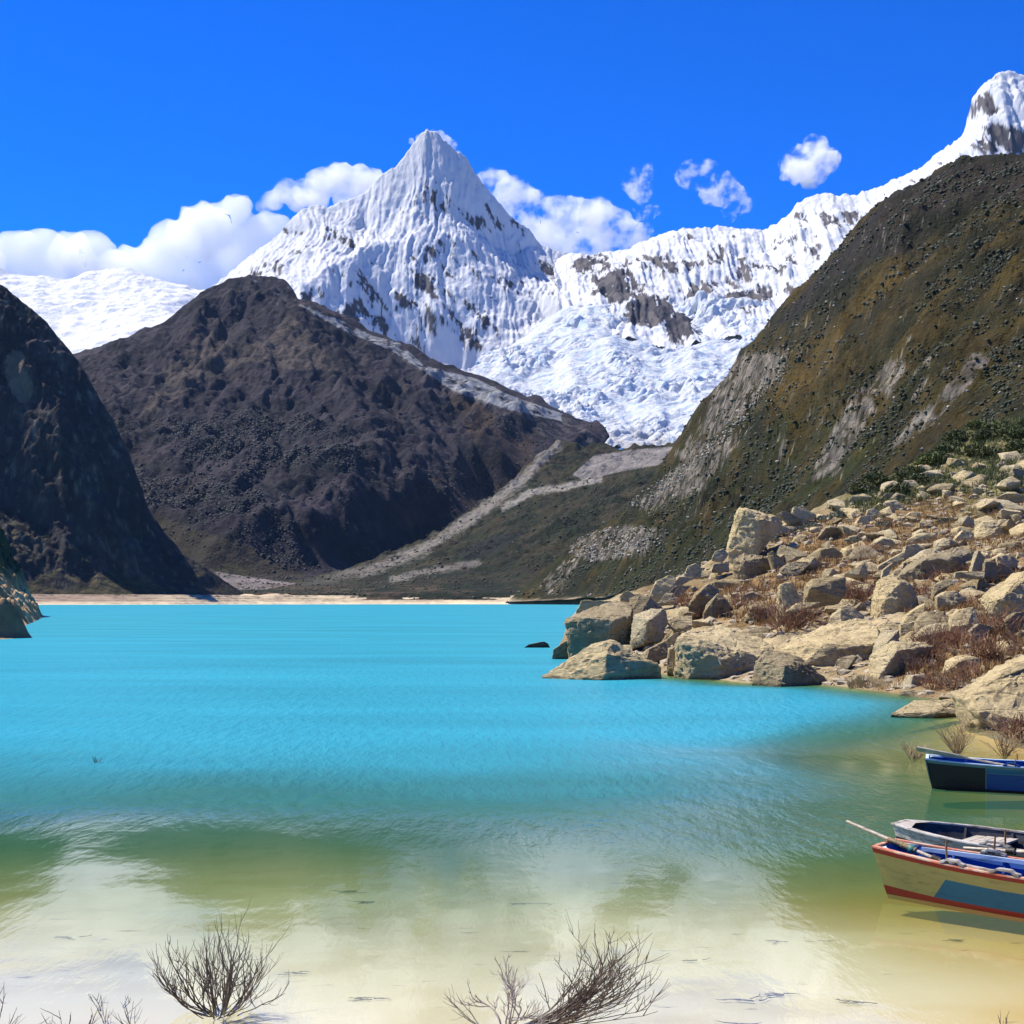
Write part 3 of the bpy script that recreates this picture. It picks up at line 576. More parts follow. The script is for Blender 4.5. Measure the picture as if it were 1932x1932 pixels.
# the bank
bk_sky = [(1078,1160,108),(1160,1130,110),(1240,1106,115),(1300,1081,122),(1390,1025,130),(1480,985,138),(1560,952,145),(1640,912,152),(1700,886,158),(1760,856,165),(1820,816,172),(1880,796,180),(1932,780,186),(2050,745,198),(2200,700,210)]
bk_lines = [bk_sky, back(bk_sky, 25, -3), back(bk_sky, 90, -14),
  [('w', x - 1.2, y - 1.2, -0.9) for x, y in SHORE], [('w', x, y, 0.0) for x, y in SHORE], [('w',16,8,0.3),('w',24,9,1.0),('w',32,18,2.2),('w',46,34,5),('w',70,52,9),('w',110,90,18),('w',150,130,28),('w',190,190,40)],
  [(1120,1200,98),(1200,1200,90),(1260,1185,92),(1330,1170,92),(1400,1185,86),(1480,1190,80),(1600,1205,73),(1700,1225,66),(1800,1250,60),(1932,1290,52),(2200,1330,46)],
  [(1240,1145,104),(1320,1110,112),(1400,1100,108),(1500,1110,99),(1600,1105,95),(1700,1115,90),(1800,1120,85),(1932,1130,82),(2200,1130,80)],
  [(1480,1040,122),(1600,1010,122),(1700,990,124),(1800,985,122),(1932,985,120),(2200,960,118)], [(1640,950,140),(1760,910,145),(1932,880,146),(2200,840,150)]]
def bk_disp(x, y, z, N, px, py): return (fbm(x / 9, y / 9, 1.0, 4) * 1.1 + fbm(x / 2.2, y / 2.2, 2.0, 4) * 0.35) * sstep(-0.1, 1.6, z) + fbm(x / 1.0, y / 1.0, 6.0, 3) * 0.10
def bk_col(x, y, z, N, px, py):
    n1 = fbm(x / 10, y / 10, 0.3, 4); n2 = fbm(x / 1.6, y / 1.6, 0.7, 4)
    c = mixc((0.36, 0.285, 0.16), (0.20, 0.145, 0.07), sstep(-0.3, 0.4, n1 + 0.6 * n2))
    rust = sstep(-0.25, 0.25, n1 + 0.4 * n2 + 0.2) * inpoly(px, py, [(1470,1080),(1480,985),(1640,950),(1960,950),(1960,1330),(1640,1310),(1740,1180),(1640,1110),(1500,1200),(1270,1160),(1260,1120)])
    c = mixc(c, (0.22, 0.125, 0.045), rust * 0.55)
    up = sstep(985, 890, py + (px - 1500) * -0.05 + n1 * 50) * sstep(1430, 1560, px)
    c = mixc(c, (0.085, 0.085, 0.022), up * (0.55 + 0.45 * sstep(-0.2, 0.3, n2)))
    return c
m_bank = terrain_mat('stony_bank', 0.9, 0.45, 0.25, 0.12, var=0.4)
T_bk = terrain('bank', bk_lines, (5, 330, 600), (8.2, 290, -520), 4, bk_disp, bk_col, m_bank, fan=180.0, smooth=2)
# ------------------------------------------------------------------ boulders: traced block by block, each its own faceted solid
def rock_mat(name, c, lich, dark):
    m, n, l = new_mat(name)
    out = nd(n, 'ShaderNodeOutputMaterial'); p = nd(n, 'ShaderNodeBsdfPrincipled', Roughness=0.85); p.inputs['Specular IOR Level'].default_value = 0.2
    tc = nd(n, 'ShaderNodeTexCoord'); ge = nd(n, 'ShaderNodeNewGeometry')
    a = nd(n, 'ShaderNodeTexNoise', Scale=0.55, Detail=9.0, Roughness=0.68); b = nd(n, 'ShaderNodeTexNoise', Scale=3.6, Detail=8.0, Roughness=0.7); v = nd(n, 'ShaderNodeTexVoronoi', Scale=0.7, feature='DISTANCE_TO_EDGE')
    wv = nd(n, 'ShaderNodeTexNoise', Scale=2.6, Detail=6.0, Roughness=0.75)
    mpp = nd(n, 'ShaderNodeMapping'); mpp.inputs['Scale'].default_value = (0.5, 0.6, 2.6); mpp.inputs['Rotation'].default_value = (0.3, 0.5, 0.2)
    l.new(ge.outputs['Position'], mpp.inputs[0])
    for t in (a, b): l.new(ge.outputs['Position'], t.inputs['Vector'])
    l.new(mpp.outputs[0], v.inputs['Vector']); l.new(mpp.outputs[0], wv.inputs['Vector'])
    cr = nd(n, 'ShaderNodeValToRGB'); e = cr.color_ramp.elements
    e[0].position = 0.30; e[0].color = (*dark, 1); e[1].position = 0.72; e[1].color = (*lich, 1); x = e.new(0.47); x.color = (*c, 1)
    mm = nd(n, 'ShaderNodeMath', operation='MULTIPLY_ADD'); mm.inputs[1].default_value = 0.45; l.new(b.outputs['Fac'], mm.inputs[0])
    m3 = nd(n, 'ShaderNodeMath', operation='MULTIPLY'); m3.inputs[1].default_value = 0.55; l.new(a.outputs['Fac'], m3.inputs[0]); l.new(m3.outputs[0], mm.inputs[2])
    l.new(mm.outputs[0], cr.inputs[0])
    sx = nd(n, 'ShaderNodeSeparateXYZ'); l.new(ge.outputs['Position'], sx.inputs[0])        # the dark band the lake leaves at the waterline
    w1 = nd(n, 'ShaderNodeMath', operation='MULTIPLY_ADD'); w1.inputs[1].default_value = 0.5; l.new(b.outputs['Fac'], w1.inputs[0]); l.new(sx.outputs['Z'], w1.inputs[2])
    w2 = nd(n, 'ShaderNodeMapRange'); w2.inputs[1].default_value = 0.28; w2.inputs[2].default_value = 0.46; w2.inputs[3].default_value = 0.42; l.new(w1.outputs[0], w2.inputs[0])
    sp = nd(n, 'ShaderNodeTexNoise', Scale=1.7, Detail=10.0, Roughness=0.8); l.new(ge.outputs['Position'], sp.inputs['Vector'])
    s2 = nd(n, 'ShaderNodeMapRange'); s2.inputs[1].default_value = 0.36; s2.inputs[2].default_value = 0.43; s2.inputs[3].default_value = 0.5; l.new(sp.outputs['Fac'], s2.inputs[0])
    w3 = nd(n, 'ShaderNodeMath', operation='MULTIPLY'); l.new(w2.outputs[0], w3.inputs[0]); l.new(s2.outputs[0], w3.inputs[1])
    oi = nd(n, 'ShaderNodeObjectInfo'); tn = nd(n, 'ShaderNodeValToRGB'); tn.color_ramp.elements[0].color = (0.86, 0.88, 0.95, 1); tn.color_ramp.elements[1].color = (1.10, 1.06, 0.98, 1); l.new(oi.outputs['Random'], tn.inputs[0])
    tm = nd(n, 'ShaderNodeMix', data_type='RGBA', blend_type='MULTIPLY'); tm.inputs[0].default_value = 1.0; l.new(cr.outputs[0], tm.inputs[6]); l.new(tn.outputs[0], tm.inputs[7])
    rs_ = nd(n, 'ShaderNodeTexNoise', Scale=0.35, Detail=6.0, Roughness=0.7); l.new(ge.outputs['Position'], rs_.inputs['Vector']); rr = nd(n, 'ShaderNodeMapRange'); rr.inputs[1].default_value = 0.58; rr.inputs[2].default_value = 0.72; rr.inputs[4].default_value = 0.6; l.new(rs_.outputs['Fac'], rr.inputs[0])
    t2 = nd(n, 'ShaderNodeMix', data_type='RGBA'); l.new(rr.outputs[0], t2.inputs[0]); l.new(tm.outputs[2], t2.inputs[6]); t2.inputs[7].default_value = (0.30, 0.17, 0.07, 1)   # rust stains
    w4 = nd(n, 'ShaderNodeVectorMath', operation='SCALE'); l.new(t2.outputs[2], w4.inputs[0]); l.new(w3.outputs[0], w4.inputs['Scale']); l.new(w4.outputs[0], p.inputs['Base Color'])
    b1 = nd(n, 'ShaderNodeBump', Strength=1.0, Distance=0.30); l.new(wv.outputs['Fac'], b1.inputs['Height'])
    b2 = nd(n, 'ShaderNodeBump', Strength=1.0, Distance=0.10); l.new(b.outputs['Fac'], b2.inputs['Height']); l.new(b1.outputs[0], b2.inputs['Normal'])
    mr = nd(n, 'ShaderNodeMapRange'); mr.inputs[2].default_value = 0.035; l.new(v.outputs['Distance'], mr.inputs[0])
    b3 = nd(n, 'ShaderNodeBump', Strength=0.8, Distance=0.06); l.new(mr.outputs[0], b3.inputs['Height']); l.new(b2.outputs[0], b3.inputs['Normal'])
    l.new(b3.outputs[0], p.inputs['Normal']); l.new(p.outputs[0], out.inputs[0])
    return m
m_rock = rock_mat('pale_granite', (0.52, 0.425, 0.235), (0.66, 0.555, 0.335), (0.16, 0.12, 0.065))
m_rock2 = rock_mat('weathered_granite', (0.33, 0.265, 0.145), (0.48, 0.395, 0.235), (0.075, 0.06, 0.036))
m_rock3 = rock_mat('dark_rock', (0.10, 0.085, 0.065), (0.16, 0.135, 0.10), (0.035, 0.03, 0.025))  # dark tone puts the lone water rock's backlit shade into its colour
def C6(u, v): return 1000.3 + u * .25832, 1027.4 + v * .25832
def C7(u, v): return 1445.3 + u * .25189, 1027.4 + v * .25189
def C5(u, v): return 1391.3 + u * .27988, 702.9 + v * .27988
def CP(u, v): return u, v
ROCKS = {}
def carve(bm, size, seed, amp=0.05, levels=3):
    """bevel, refine and roughen a hull into a fractured granite block"""
    bmesh.ops.remove_doubles(bm, verts=bm.verts, dist=size * 0.03)
    bmesh.ops.dissolve_limit(bm, angle_limit=math.radians(7), verts=bm.verts, edges=bm.edges)
    bmesh.ops.bevel(bm, geom=bm.edges[:], offset=size * 0.022, segments=2, profile=0.6, affect='EDGES', clamp_overlap=True)
    bmesh.ops.triangulate(bm, faces=bm.faces)
    for _ in range(levels):
        L = size * 0.34 / (1.75 ** _)
        ed = [e for e in bm.edges if e.calc_length() > L]
        if not ed: continue
        bmesh.ops.subdivide_edges(bm, edges=ed, cuts=1, use_grid_fill=False)
        bmesh.ops.triangulate(bm, faces=[f for f in bm.faces if len(f.verts) > 3])
    bm.normal_update()
    P = np.array([v.co for v in bm.verts]); N = np.array([v.normal for v in bm.verts]); s = 1.0 / size
    d = fbm(P[:, 0] * s * 2.2 + seed, P[:, 1] * s * 2.2, P[:, 2] * s * 2.2, 3) * 0.5 + ridged(P[:, 0] * s * 2.6, P[:, 1] * s * 2.6 + seed, P[:, 2] * s * 6.0, 4, 0.6) * 0.55 - 0.15 + fbm(P[:, 0] * s * 11, P[:, 1] * s * 11 + seed, P[:, 2] * s * 16, 3) * 0.5
    P = P + N * (d * amp * size)[:, None]
    for v, q in zip(bm.verts, P): v.co = q
def boulder(conv, Y0, pts, label, cat='boulder', mat=None, deep=0.7, group='boulders on the right bank', sink=0.25):
    q = []
    for t in pts:
        px, py = conv(t[0], t[1]); q.append(Vector(W(px, py, Y0 + (t[2] if len(t) > 2 else 0.0))))
    wd = max(v.x for v in q) - min(v.x for v in q); ht = max(v.z for v in q) - min(v.z for v in q); size = math.sqrt(wd * ht)
    c = sum(q, Vector()) / len(q)
    D = deep * (0.5 * wd + 0.5 * ht)
    bk = [Vector((c.x + (v.x - c.x) * 0.82, max(v.y, Y0) + D, c.z + (v.z - c.z) * (0.80 if v.z > c.z else 1.0))) for v in q]
    lo = [Vector((v.x, v.y + 0.1, v.z - sink * ht)) for v in q if v.z < c.z - 0.15 * ht]
    bm = bmesh.new()
    for v in q + bk + lo: bm.verts.new(v)
    bmesh.ops.convex_hull(bm, input=bm.verts[:])
    bmesh.ops.delete(bm, geom=[v for v in bm.verts if not v.link_faces], context='VERTS')
    org = Vector((c.x, c.y + D * 0.4, min(v.z for v in q)))
    carve(bm, size, len(ROCKS) * 1.7, 0.06, 4 if size > 2.2 else 3)
    bmesh.ops.translate(bm, verts=bm.verts, vec=-org)
    me = bpy.data.meshes.new('boulder'); bm.to_mesh(me); bm.free()
    sharp_shade(me)
    o = link('boulder', me, None, mat or m_rock); o.location = org
    tag(o, label, cat, group); ROCKS[o.name] = (o, Y0, conv(pts[0][0], pts[0][1]))
    return o
def sharp_shade(me):
    me.polygons.foreach_set('use_smooth', np.ones(len(me.polygons), bool))
    me.set_sharp_from_angle(angle=math.radians(32))
B = boulder
# -- along the water, left to right
B(CP, 110, [(988,1222),(998,1216),(1012,1213),(1026,1210.5),(1034,1214),(1038,1222)], 'small dark backlit rock alone in the turquoise water off the bank', 'rock', m_rock3, deep=0.8, group=None)
B(C6, 88, [(165,800),(172,765),(215,735),(270,700),(320,720),(320,850),(190,820)], 'rubble block at the foot of the leftmost big boulder', 'rock', m_rock2)
B(C6, 95, [(335,500),(375,408),(545,410),(650,425),(600,520),(400,520)], 'low pale ledge block behind the leftmost big boulder')
B(C6, 96, [(655,378),(680,352),(715,338),(775,372),(720,410),(660,405)], 'little sunlit rock topping the leftmost group of boulders', 'rock')
B(C6, 92, [(728,395),(800,370),(880,385),(945,440),(968,468),(800,530,-1),(735,530,-1)], 'dark faced block right behind the leftmost big boulder', mat=m_rock2)
B(C6, 86, [(262,552,0.2),(300,530,0),(400,490,2),(500,450,3.2),(620,418,4),(742,440,4),(735,520,-.2),(600,562,-1.3),(420,535,-.9),(290,570,-.3),(268,650,0),(290,800,-.2),(300,850,0),(500,850,-1.0),(735,735,0),(745,600,0.5)], 'biggest boulder at the left end of the bank with dark overhanging front', mat=m_rock2)
B(C6, 84, [(735,690,0.4),(745,600,0.5),(762,520,0.8),(880,470,0.8),(985,468,1),(1000,560,1),(960,650,0),(860,560,-1),(840,655,-.8),(745,705,0)], 'white cornered block wedged right of the leftmost big boulder')
B(C6, 75, [(780,835),(870,762,-.3),(1000,700,0.8),(1005,800,0.2),(960,885,0),(845,862,-.7)], 'dark triangular rock wedged behind the pyramid boulder', 'rock', m_rock2)
B(C6, 65.6, [(95,975,.6),(170,922,.5),(350,850,.4),(480,722,.5),(545,708,.3),(612,700,.5),(650,725,.4),(790,840,.5),(850,868,.2),(915,870,.3),(950,905,.6),(945,966,.5),(560,800,-.7),(540,978,-1.3),(250,985,-.4),(780,985,-.2)], 'pyramid shaped boulder standing in the water at the bank tip', deep=0.9)
B(C6, 68, [(1000,850,0),(1015,770,0),(1060,745,.3),(1075,850,0),(1060,925,-.2),(1005,920,0)], 'narrow pale rock leaning on the left end of the long flat boulder', 'rock')
B(C6, 66, [(1060,750,0.4),(1080,672,0.6),(1200,625,4),(1400,608,5),(1520,620,5),(1640,690,4),(1785,750,3),(1690,800,1),(1660,822,0),(1385,842,-1.1),(1330,715,-.5),(1205,770,-.9),(1090,690,-.3),(1062,950,0),(1160,963,-.9),(1410,978,-1.2),(1600,985,-.3)], 'long flat topped boulder at the water with two dark square hollows', deep=0.5)
B(C7, 60.4, [(-97,1040,0),(-60,880,0.2),(0,805,0.8),(110,800,1.2),(250,838,.8),(320,900,.6),(430,1010,.6),(490,1062,.7),(140,915,-.5),(105,1072,-1.1),(-60,1050,-.2),(300,1072,-.1)], 'grey sharp edged boulder in the water below the pale dome boulder', mat=m_rock2)
B(C7, 67, [(105,800,0.4),(200,730,1.4),(300,680,2.4),(460,605,4),(650,558,5),(740,565,5),(830,608,4),(836,690,1.2),(795,755,-.3),(620,772,-1),(440,750,-.9),(200,832,-.4),(270,880,-1),(310,880,-1.2),(400,965,-1.1),(690,985,-1),(770,985,-.4),(835,860,.2)], 'huge smooth pale dome boulder, brightest on the bank', deep=0.35)
B(C7, 74, [(470,595),(490,545),(560,482),(615,448,.5),(618,520,.3),(740,538,.6),(700,570,0),(560,600,-.4)], 'pointed pale slab behind the pale dome boulder', 'slab')
B(C7, 71, [(830,640),(845,605),(920,566,.5),(1000,610,.5),(995,650),(850,655,-.5)], 'small flat rock at the right edge of the pale dome boulder', 'rock')
B(C7, 66, [(798,865),(818,770,.2),(900,645,.8),(1000,635,.8),(1000,740,.2),(920,720,-.5),(850,860,-.3)], 'fractured rock filling the gap right of the pale dome boulder', 'rock')
B(C7, 70.5, [(1003,690),(1010,600,.3),(1080,580,.6),(1143,576,.5),(1122,720),(1000,722)], 'small square block above the wedge shaped boulder', 'block')
B(C7, 60, [(800,985,.3),(830,832,.3),(960,732,.6),(1060,728,1),(1185,735,1.2),(1255,765,1),(1140,860,.6),(1020,905,0),(985,790,-.6),(990,985,0),(900,1040,0),(850,1052,-.2),(842,1000,-.6)], 'wedge shaped boulder with sunlit spine beside the shore grass')
B(C7, 56, [(1003,1092,.2),(1080,1000,.2),(1120,975,.3),(1185,970,.4),(1262,1022,.5),(1222,1060,.3),(1242,1102,.2),(1100,985,-.4),(1080,1105,-.5)], 'dark fronted shore boulder with a white foot slab')
B(C7, 54, [(1000,1130),(1020,1092),(1100,1108,.2),(1180,1096,.3),(1232,1128,.2),(1100,1135,-.3)], 'low white slab at the foot of the dark fronted shore boulder', 'slab')
B(C7, 57, [(1338,965),(1378,872,.2),(1440,840,.4),(1500,828,.5),(1592,850,.5),(1600,892,.3),(1500,950),(1440,880,-.4),(1420,985,-.3)], 'hump backed boulder among rusty shrubs near the shore')
B(C7, 51.5, [(1298,1142),(1400,1104,.3),(1505,1074,.5),(1532,1115,.3),(1520,1152,0),(1400,1150,-.3)], 'thin white slab lying at the waterline left of the corner boulder', 'slab', deep=0.35)
B(C7, 43.7, [(938,1272),(1020,1238,.1),(1090,1195,.3),(1142,1173,.7),(1260,1175,1),(1382,1174,.9),(1402,1190,.8),(1447,1262,.6),(1440,1275,.2),(1270,1262,-.4),(1245,1297,-.4),(1060,1290,-.2)], 'flat topped rock alone in the water near the boats', 'rock', deep=0.45, group=None)
B(C7, 40, [(1507,1172,.1),(1540,1130,.3),(1600,1080,.6),(1750,1000,1.2),(1850,945,1.6),(1960,870,2),(2150,790,2.4),(2250,1300,0),(1960,1335,-.8),(1760,1395,-.9),(1690,1396,-.7),(1590,1382,0),(1525,1345,.2),(1580,1240,-.5)], 'huge tan boulder at the right edge of the photo beside the water', deep=0.6, sink=0.1)
B(C7, 41.2, [(1558,1086),(1562,1074,.2),(1800,940,.6),(1930,890,.9),(2060,840,1),(2060,880,.5),(1930,930),(1800,980,-.2),(1620,1082,-.2)], 'thin slab capping the huge tan boulder at the right edge', 'slab', mat=m_rock2, deep=0.2, sink=0.0)
# -- middle of the bank
B(C6, 76, [(1565,650),(1620,618,.3),(1695,600,.6),(1750,612,.6),(1812,660,.4),(1812,702),(1690,692,-.3)], 'half buried brown block behind the long flat boulder', 'block', m_rock2)
B(C6, 86, [(995,572),(1050,526,.3),(1180,520,.6),(1185,592),(1060,622,-.2)], 'flat pale rock behind bare shrubs right of the white cornered block', 'rock')
B(C6, 92, [(1265,512),(1292,440,.2),(1372,358,.4),(1440,400,.5),(1462,462,.3),(1335,522,-.2),(1340,400,-.3)], 'brown tooth shaped rock above the long flat boulder', 'rock', m_rock2)
B(C6, 95, [(1158,450),(1210,350,.2),(1302,288,.4),(1382,330,.5),(1385,400,.2),(1255,452),(1220,365,-.4)], 'dark block with a pale left edge beside the tooth shaped rock', 'block', m_rock2)
B(C6, 100, [(928,432),(1000,350,.3),(1052,358,.4),(1062,422,0)], 'small pale rock above the white cornered block', 'rock')
B(C6, 105, [(868,382),(920,270,.3),(1022,224,.6),(1062,240,.6),(1055,322,.2),(905,402)], 'jagged pale outcrop block on the left skyline of the bank', 'block')
B(C6, 103, [(1012,352),(1062,300,.2),(1172,298,.5),(1095,372)], 'dark wedge of rock under the left skyline block', 'rock', m_rock2)
B(C6, 106, [(1056,272),(1090,236,.2),(1212,240,.5),(1065,302)], 'thin pale slab right of the left skyline block', 'slab')
B(C6, 112, [(1123,232),(1152,160,.2),(1212,134,.4),(1262,185,.4),(1195,232)], 'pale rounded rock on the skyline left of the cube boulder', 'rock')
B(C6, 112, [(1203,242),(1252,200,.2),(1322,190,.4),(1302,232)], 'small flat rock just right of the pale rounded skyline rock', 'rock')
B(C6, 116, [(1328,102),(1352,50,.2),(1412,30,.3),(1452,70,.3),(1405,112)], 'small pale rock at the left foot of the tall pillar boulder', 'rock')
B(C6, 114, [(1325,190),(1345,140),(1452,135,.3),(1455,185,.2),(1380,195)], 'flat sunny slab left of the cube boulder', 'slab')
B(C6, 108, [(1492,245,.3),(1490,110,.2),(1562,68,.6),(1742,92,1),(1775,150,.8),(1752,215,.4),(1605,268,0),(1555,125,-.7),(1590,262,-.6)], 'rounded cube boulder with dark pitted front below the tall pillar boulder', mat=m_rock2)
B(C6, 107, [(1738,62,.3),(1770,46,.3),(1875,140,.6),(1855,188,.2),(1782,192,-.2)], 'grey leaning block right of the cube boulder', 'block', m_rock2)
B(C5, 118, [(-60,1190,.3),(-25,1090,.2),(5,950,.2),(12,915,.4),(60,918,.8),(270,970,2),(312,1022,2),(240,1085,1),(155,1135,-.2),(150,1000,-.8),(60,930,-.3),(-10,1232,0),(100,1170,-.7)], 'tall yellow pillar boulder with dark right side on the skyline')
B(C6, 104, [(1795,300),(1840,175,.2),(1905,130,.5),(1990,125,.8),(2060,130,.6),(1990,190),(1880,270,-.3)], 'dark long slab right of the cube boulder', 'slab', m_rock2)
B(C7, 82, [(288,432),(298,312,.2),(352,258,.4),(480,238,.8),(592,248,.9),(607,342,.5),(550,392,.1),(400,422,-.2),(330,330,-.6)], 'dark rounded boulder left of the split boulder', mat=m_rock2)
B(C7, 78, [(88,542),(118,400,.2),(108,300,.3),(192,278,.5),(272,422,.5),(205,442,0),(150,545,-.2)], 'upright jagged pale rock left of the dark rounded boulder', 'rock')
B(C7, 76, [(148,502),(242,440,.3),(402,433,.8),(285,482,.1)], 'thin white slab in front of the upright jagged rock', 'slab')
B(C7, 78, [(820,602,0),(840,402,.2),(880,252,.5),(950,220,.9),(1012,268,1),(1100,312,1.3),(1150,452,1),(1130,562,.6),(1010,605,0),(960,575,-.5),(872,592,-.4),(895,410,-.6),(985,440,-.7),(1010,285,-.3)], 'tall upright split boulder with bright left strip')
B(C7, 92, [(1000,245,.2),(1162,130,.5),(1272,90,1.6),(1445,18,3),(1572,48,3.2),(1570,142,2),(1500,202,.8),(1392,182,-.4),(1370,112,-.6),(1180,120,-.9),(1105,302,-.4),(1200,342,-.5),(1282,282,-.3)], 'massive dark fronted boulder behind the split boulder', mat=m_rock2)
B(C7, 97, [(1018,240),(1045,130,.2),(1180,70,.5),(1215,38,.8),(1302,28,1),(1352,62,.8),(1192,125,-.3)], 'pale broken block left of the massive dark fronted boulder', 'block')
B(C7, 100, [(1028,92),(1050,8,.2),(1130,-3,.5),(1202,38,.5),(1042,152)], 'angular pale rock above the massive dark fronted boulder', 'rock')
B(C7, 96, [(843,162),(1030,58,.6),(1035,110,.4),(872,192,0)], 'long tilted slab pointing up to the massive dark fronted boulder', 'slab')
B(C7, 92, [(588,217),(740,130,.5),(762,222,.3),(690,226,0)], 'pale wedge slab above the dark rounded boulder', 'slab')
B(C7, 88, [(868,240),(880,190,.1),(950,135,.3),(935,180,.2),(900,245)], 'pointed sliver of rock above the split boulder', 'rock')
B(C7, 90, [(1540,192),(1592,38,.4),(1642,102,.5),(1602,194,.1)], 'upright white splinter right of the massive dark fronted boulder', 'rock')
B(C7, 86, [(1415,240),(1420,208),(1560,212,.4),(1640,200,.5),(1632,250,.1)], 'low pale slab below the white splinter', 'slab')
B(C7, 88, [(1635,242),(1642,130,.3),(1722,128,.5),(1742,242,.2)], 'brown upright block beside the white splinter', 'block', m_rock2)
B(C7, 92, [(1728,232),(1732,90,.3),(1822,74,.6),(1902,120,.6),(1812,182,.1)], 'pale faceted rock near the right edge above the rusty shrubs', 'rock')
B(C7, 95, [(1880,95),(1892,62,.2),(1960,55,.4),(1965,110,.1)], 'small round white rock at the right edge', 'rock')
B(C7, 70, [(1678,432,.2),(1702,385,.3),(1742,350,.6),(1852,290,1.2),(1962,200,1.8),(2100,150,2.2),(2120,420,.6),(1935,482,-.3),(1762,502,-.1),(1770,400,-.6)], 'smooth humped boulder at the right edge above the hump backed boulder')
B(C7, 76, [(1283,392),(1352,350,.3),(1422,348,.5),(1507,408,.5),(1402,452,-.2),(1285,472,0)], 'rough round topped rock right of the split boulder', 'rock')
B(C7, 80, [(1252,392),(1262,310,.2),(1330,270,.4),(1390,255,.6),(1385,300,.2),(1290,345)], 'twig covered block behind the round topped rock', 'block', m_rock2)
B(C7, 67, [(1383,622),(1400,530,.3),(1450,490,.5),(1552,470,.8),(1612,560,.6),(1602,602,.2),(1510,600,-.3),(1500,632,-.2)], 'pale blocky boulder with a dark crack in the shrubs')
B(C7, 70, [(1118,692),(1142,570,.2),(1212,498,.5),(1332,508,.8),(1402,572,.6),(1335,602,0),(1252,602,-.3),(1130,722)], 'brown block between the split boulder and the pale blocky boulder', 'block', m_rock2)
B(C7, 67, [(1128,692),(1205,622,.2),(1265,598,.4),(1350,585,.6),(1425,645,.4),(1300,660,-.2),(1130,732)], 'low broken rock in front of the brown block', 'rock')
B(C7, 73, [(1028,590),(1060,530,.2),(1120,490,.4),(1195,440,.6),(1180,520,.2),(1100,570)], 'thin slanted slab touching the right side of the split boulder', 'slab')
B(C7, 62, [(1528,652),(1600,590,.3),(1682,612,.5),(1642,722,.1),(1562,722)], 'pale rock half hidden by a rusty shrub at the right', 'rock')
B(C7, 62, [(1790,582),(1872,510,.4),(1934,504,.6),(2002,560,.6),(1982,692,.1),(1832,692,-.2)], 'brown rock at the right edge behind the rusty shrubs', 'rock', m_rock2)
B(C7, 74, [(1600,412),(1682,370,.3),(1722,382,.3),(1612,418)], 'little flat slab left of the smooth humped boulder', 'slab')
B(C6, 82, [(1000,690),(1050,650),(1090,640,.3),(1080,720,.1),(1005,745)], 'small pale rock above the gap beside the long flat boulder', 'rock')
# -- upper bank
B(C5, 135, [(368,952),(380,905,.2),(442,903,.5),(532,960,.4),(442,992)], 'pale slab right behind the tall pillar boulder', 'slab')
B(C5, 134, [(268,952),(330,930,.3),(432,990,.4),(350,1012)], 'dark topped rock leaning on the tall pillar boulder', 'rock', m_rock2)
B(C5, 126, [(248,1096),(292,1030,.2),(392,1040,.4),(382,1062,.1)], 'white wedge below the right side of the tall pillar boulder', 'rock')
B(C5, 121, [(340,1178),(402,1098,.3),(468,1098,.5),(442,1132)], 'flat grey slab in the orange grass right of the tall pillar boulder', 'slab')
B(C5, 118, [(638,1202),(722,1150,.3),(802,1110,.6),(762,1160,.3),(652,1207)], 'long white slab lying in the orange grass', 'slab')
B(C5, 125, [(778,1092),(800,1020,.1),(832,968,.4),(902,958,.7),(922,1020,.4),(832,1092,-.1)], 'upright dark sided block in the orange grass', 'block')
B(C5, 129, [(865,970),(880,925,.2),(925,910,.4),(965,945,.3),(920,968)], 'small pale rock above the upright dark sided block', 'rock')
B(C5, 127, [(1078,1062),(1090,990,.2),(1182,938,.6),(1242,950,.6),(1202,1032)], 'tilted striped slab left of the domed stump rock', 'slab')
B(C5, 122, [(1223,1122),(1230,1000,.2),(1322,983,.6),(1352,1040,.5),(1342,1152)], 'domed stump shaped rock in the upper rock field', 'rock')
B(C5, 145, [(1058,882),(1092,810,.4),(1242,773,1.2),(1302,800,1.4),(1302,842,.6),(1142,872,-.2),(1112,932)], 'large pale rounded boulder in the upper rock field')
B(C5, 138, [(1208,932),(1230,860,.3),(1332,858,.7),(1382,920,.5),(1302,952),(1242,992)], 'dark split rock below the large pale rounded boulder', 'rock', m_rock2)
B(C5, 137, [(1378,932),(1402,870,.2),(1482,863,.5),(1512,930,.4),(1432,992)], 'rough grey round rock in the upper rock field', 'rock')
B(C5, 130, [(1463,987),(1542,908,.4),(1652,873,.8),(1692,888,.9),(1692,922,.4),(1562,982)], 'long bright slab slanting up to the right', 'slab')
B(C5, 122, [(1348,1092),(1482,1000,.5),(1602,988,.8),(1612,1022,.4),(1422,1082)], 'grey slab under the long bright slanting slab', 'slab', m_rock2)
B(C5, 113, [(1598,1152),(1652,1010,.4),(1812,988,1),(1882,1080,.7),(1752,1182,-.2),(1690,1100,-.5)], 'white boulder with a square notch near the right edge')
B(C5, 110, [(1428,1172),(1522,1060,.5),(1592,1080,.7),(1602,1192,.1),(1502,1182)], 'smooth triangular rock left of the notched white boulder', 'rock')
B(C5, 105, [(1678,1242),(1722,1150,.3),(1822,1118,.6),(1842,1180,.4),(1782,1262)], 'twiggy brown rock below the notched white boulder', 'rock', m_rock2)
B(C5, 105, [(1818,1182),(1934,1108,.5),(1992,1200,.3),(1832,1222)], 'grey slab at the right edge below the notched white boulder', 'slab')
B(C5, 160, [(1263,692),(1322,580,.4),(1402,563,1),(1432,542,1.2),(1512,560,1.2),(1522,642,.6),(1402,702)], 'big dark boulder crowning the top of the bank', mat=m_rock2)
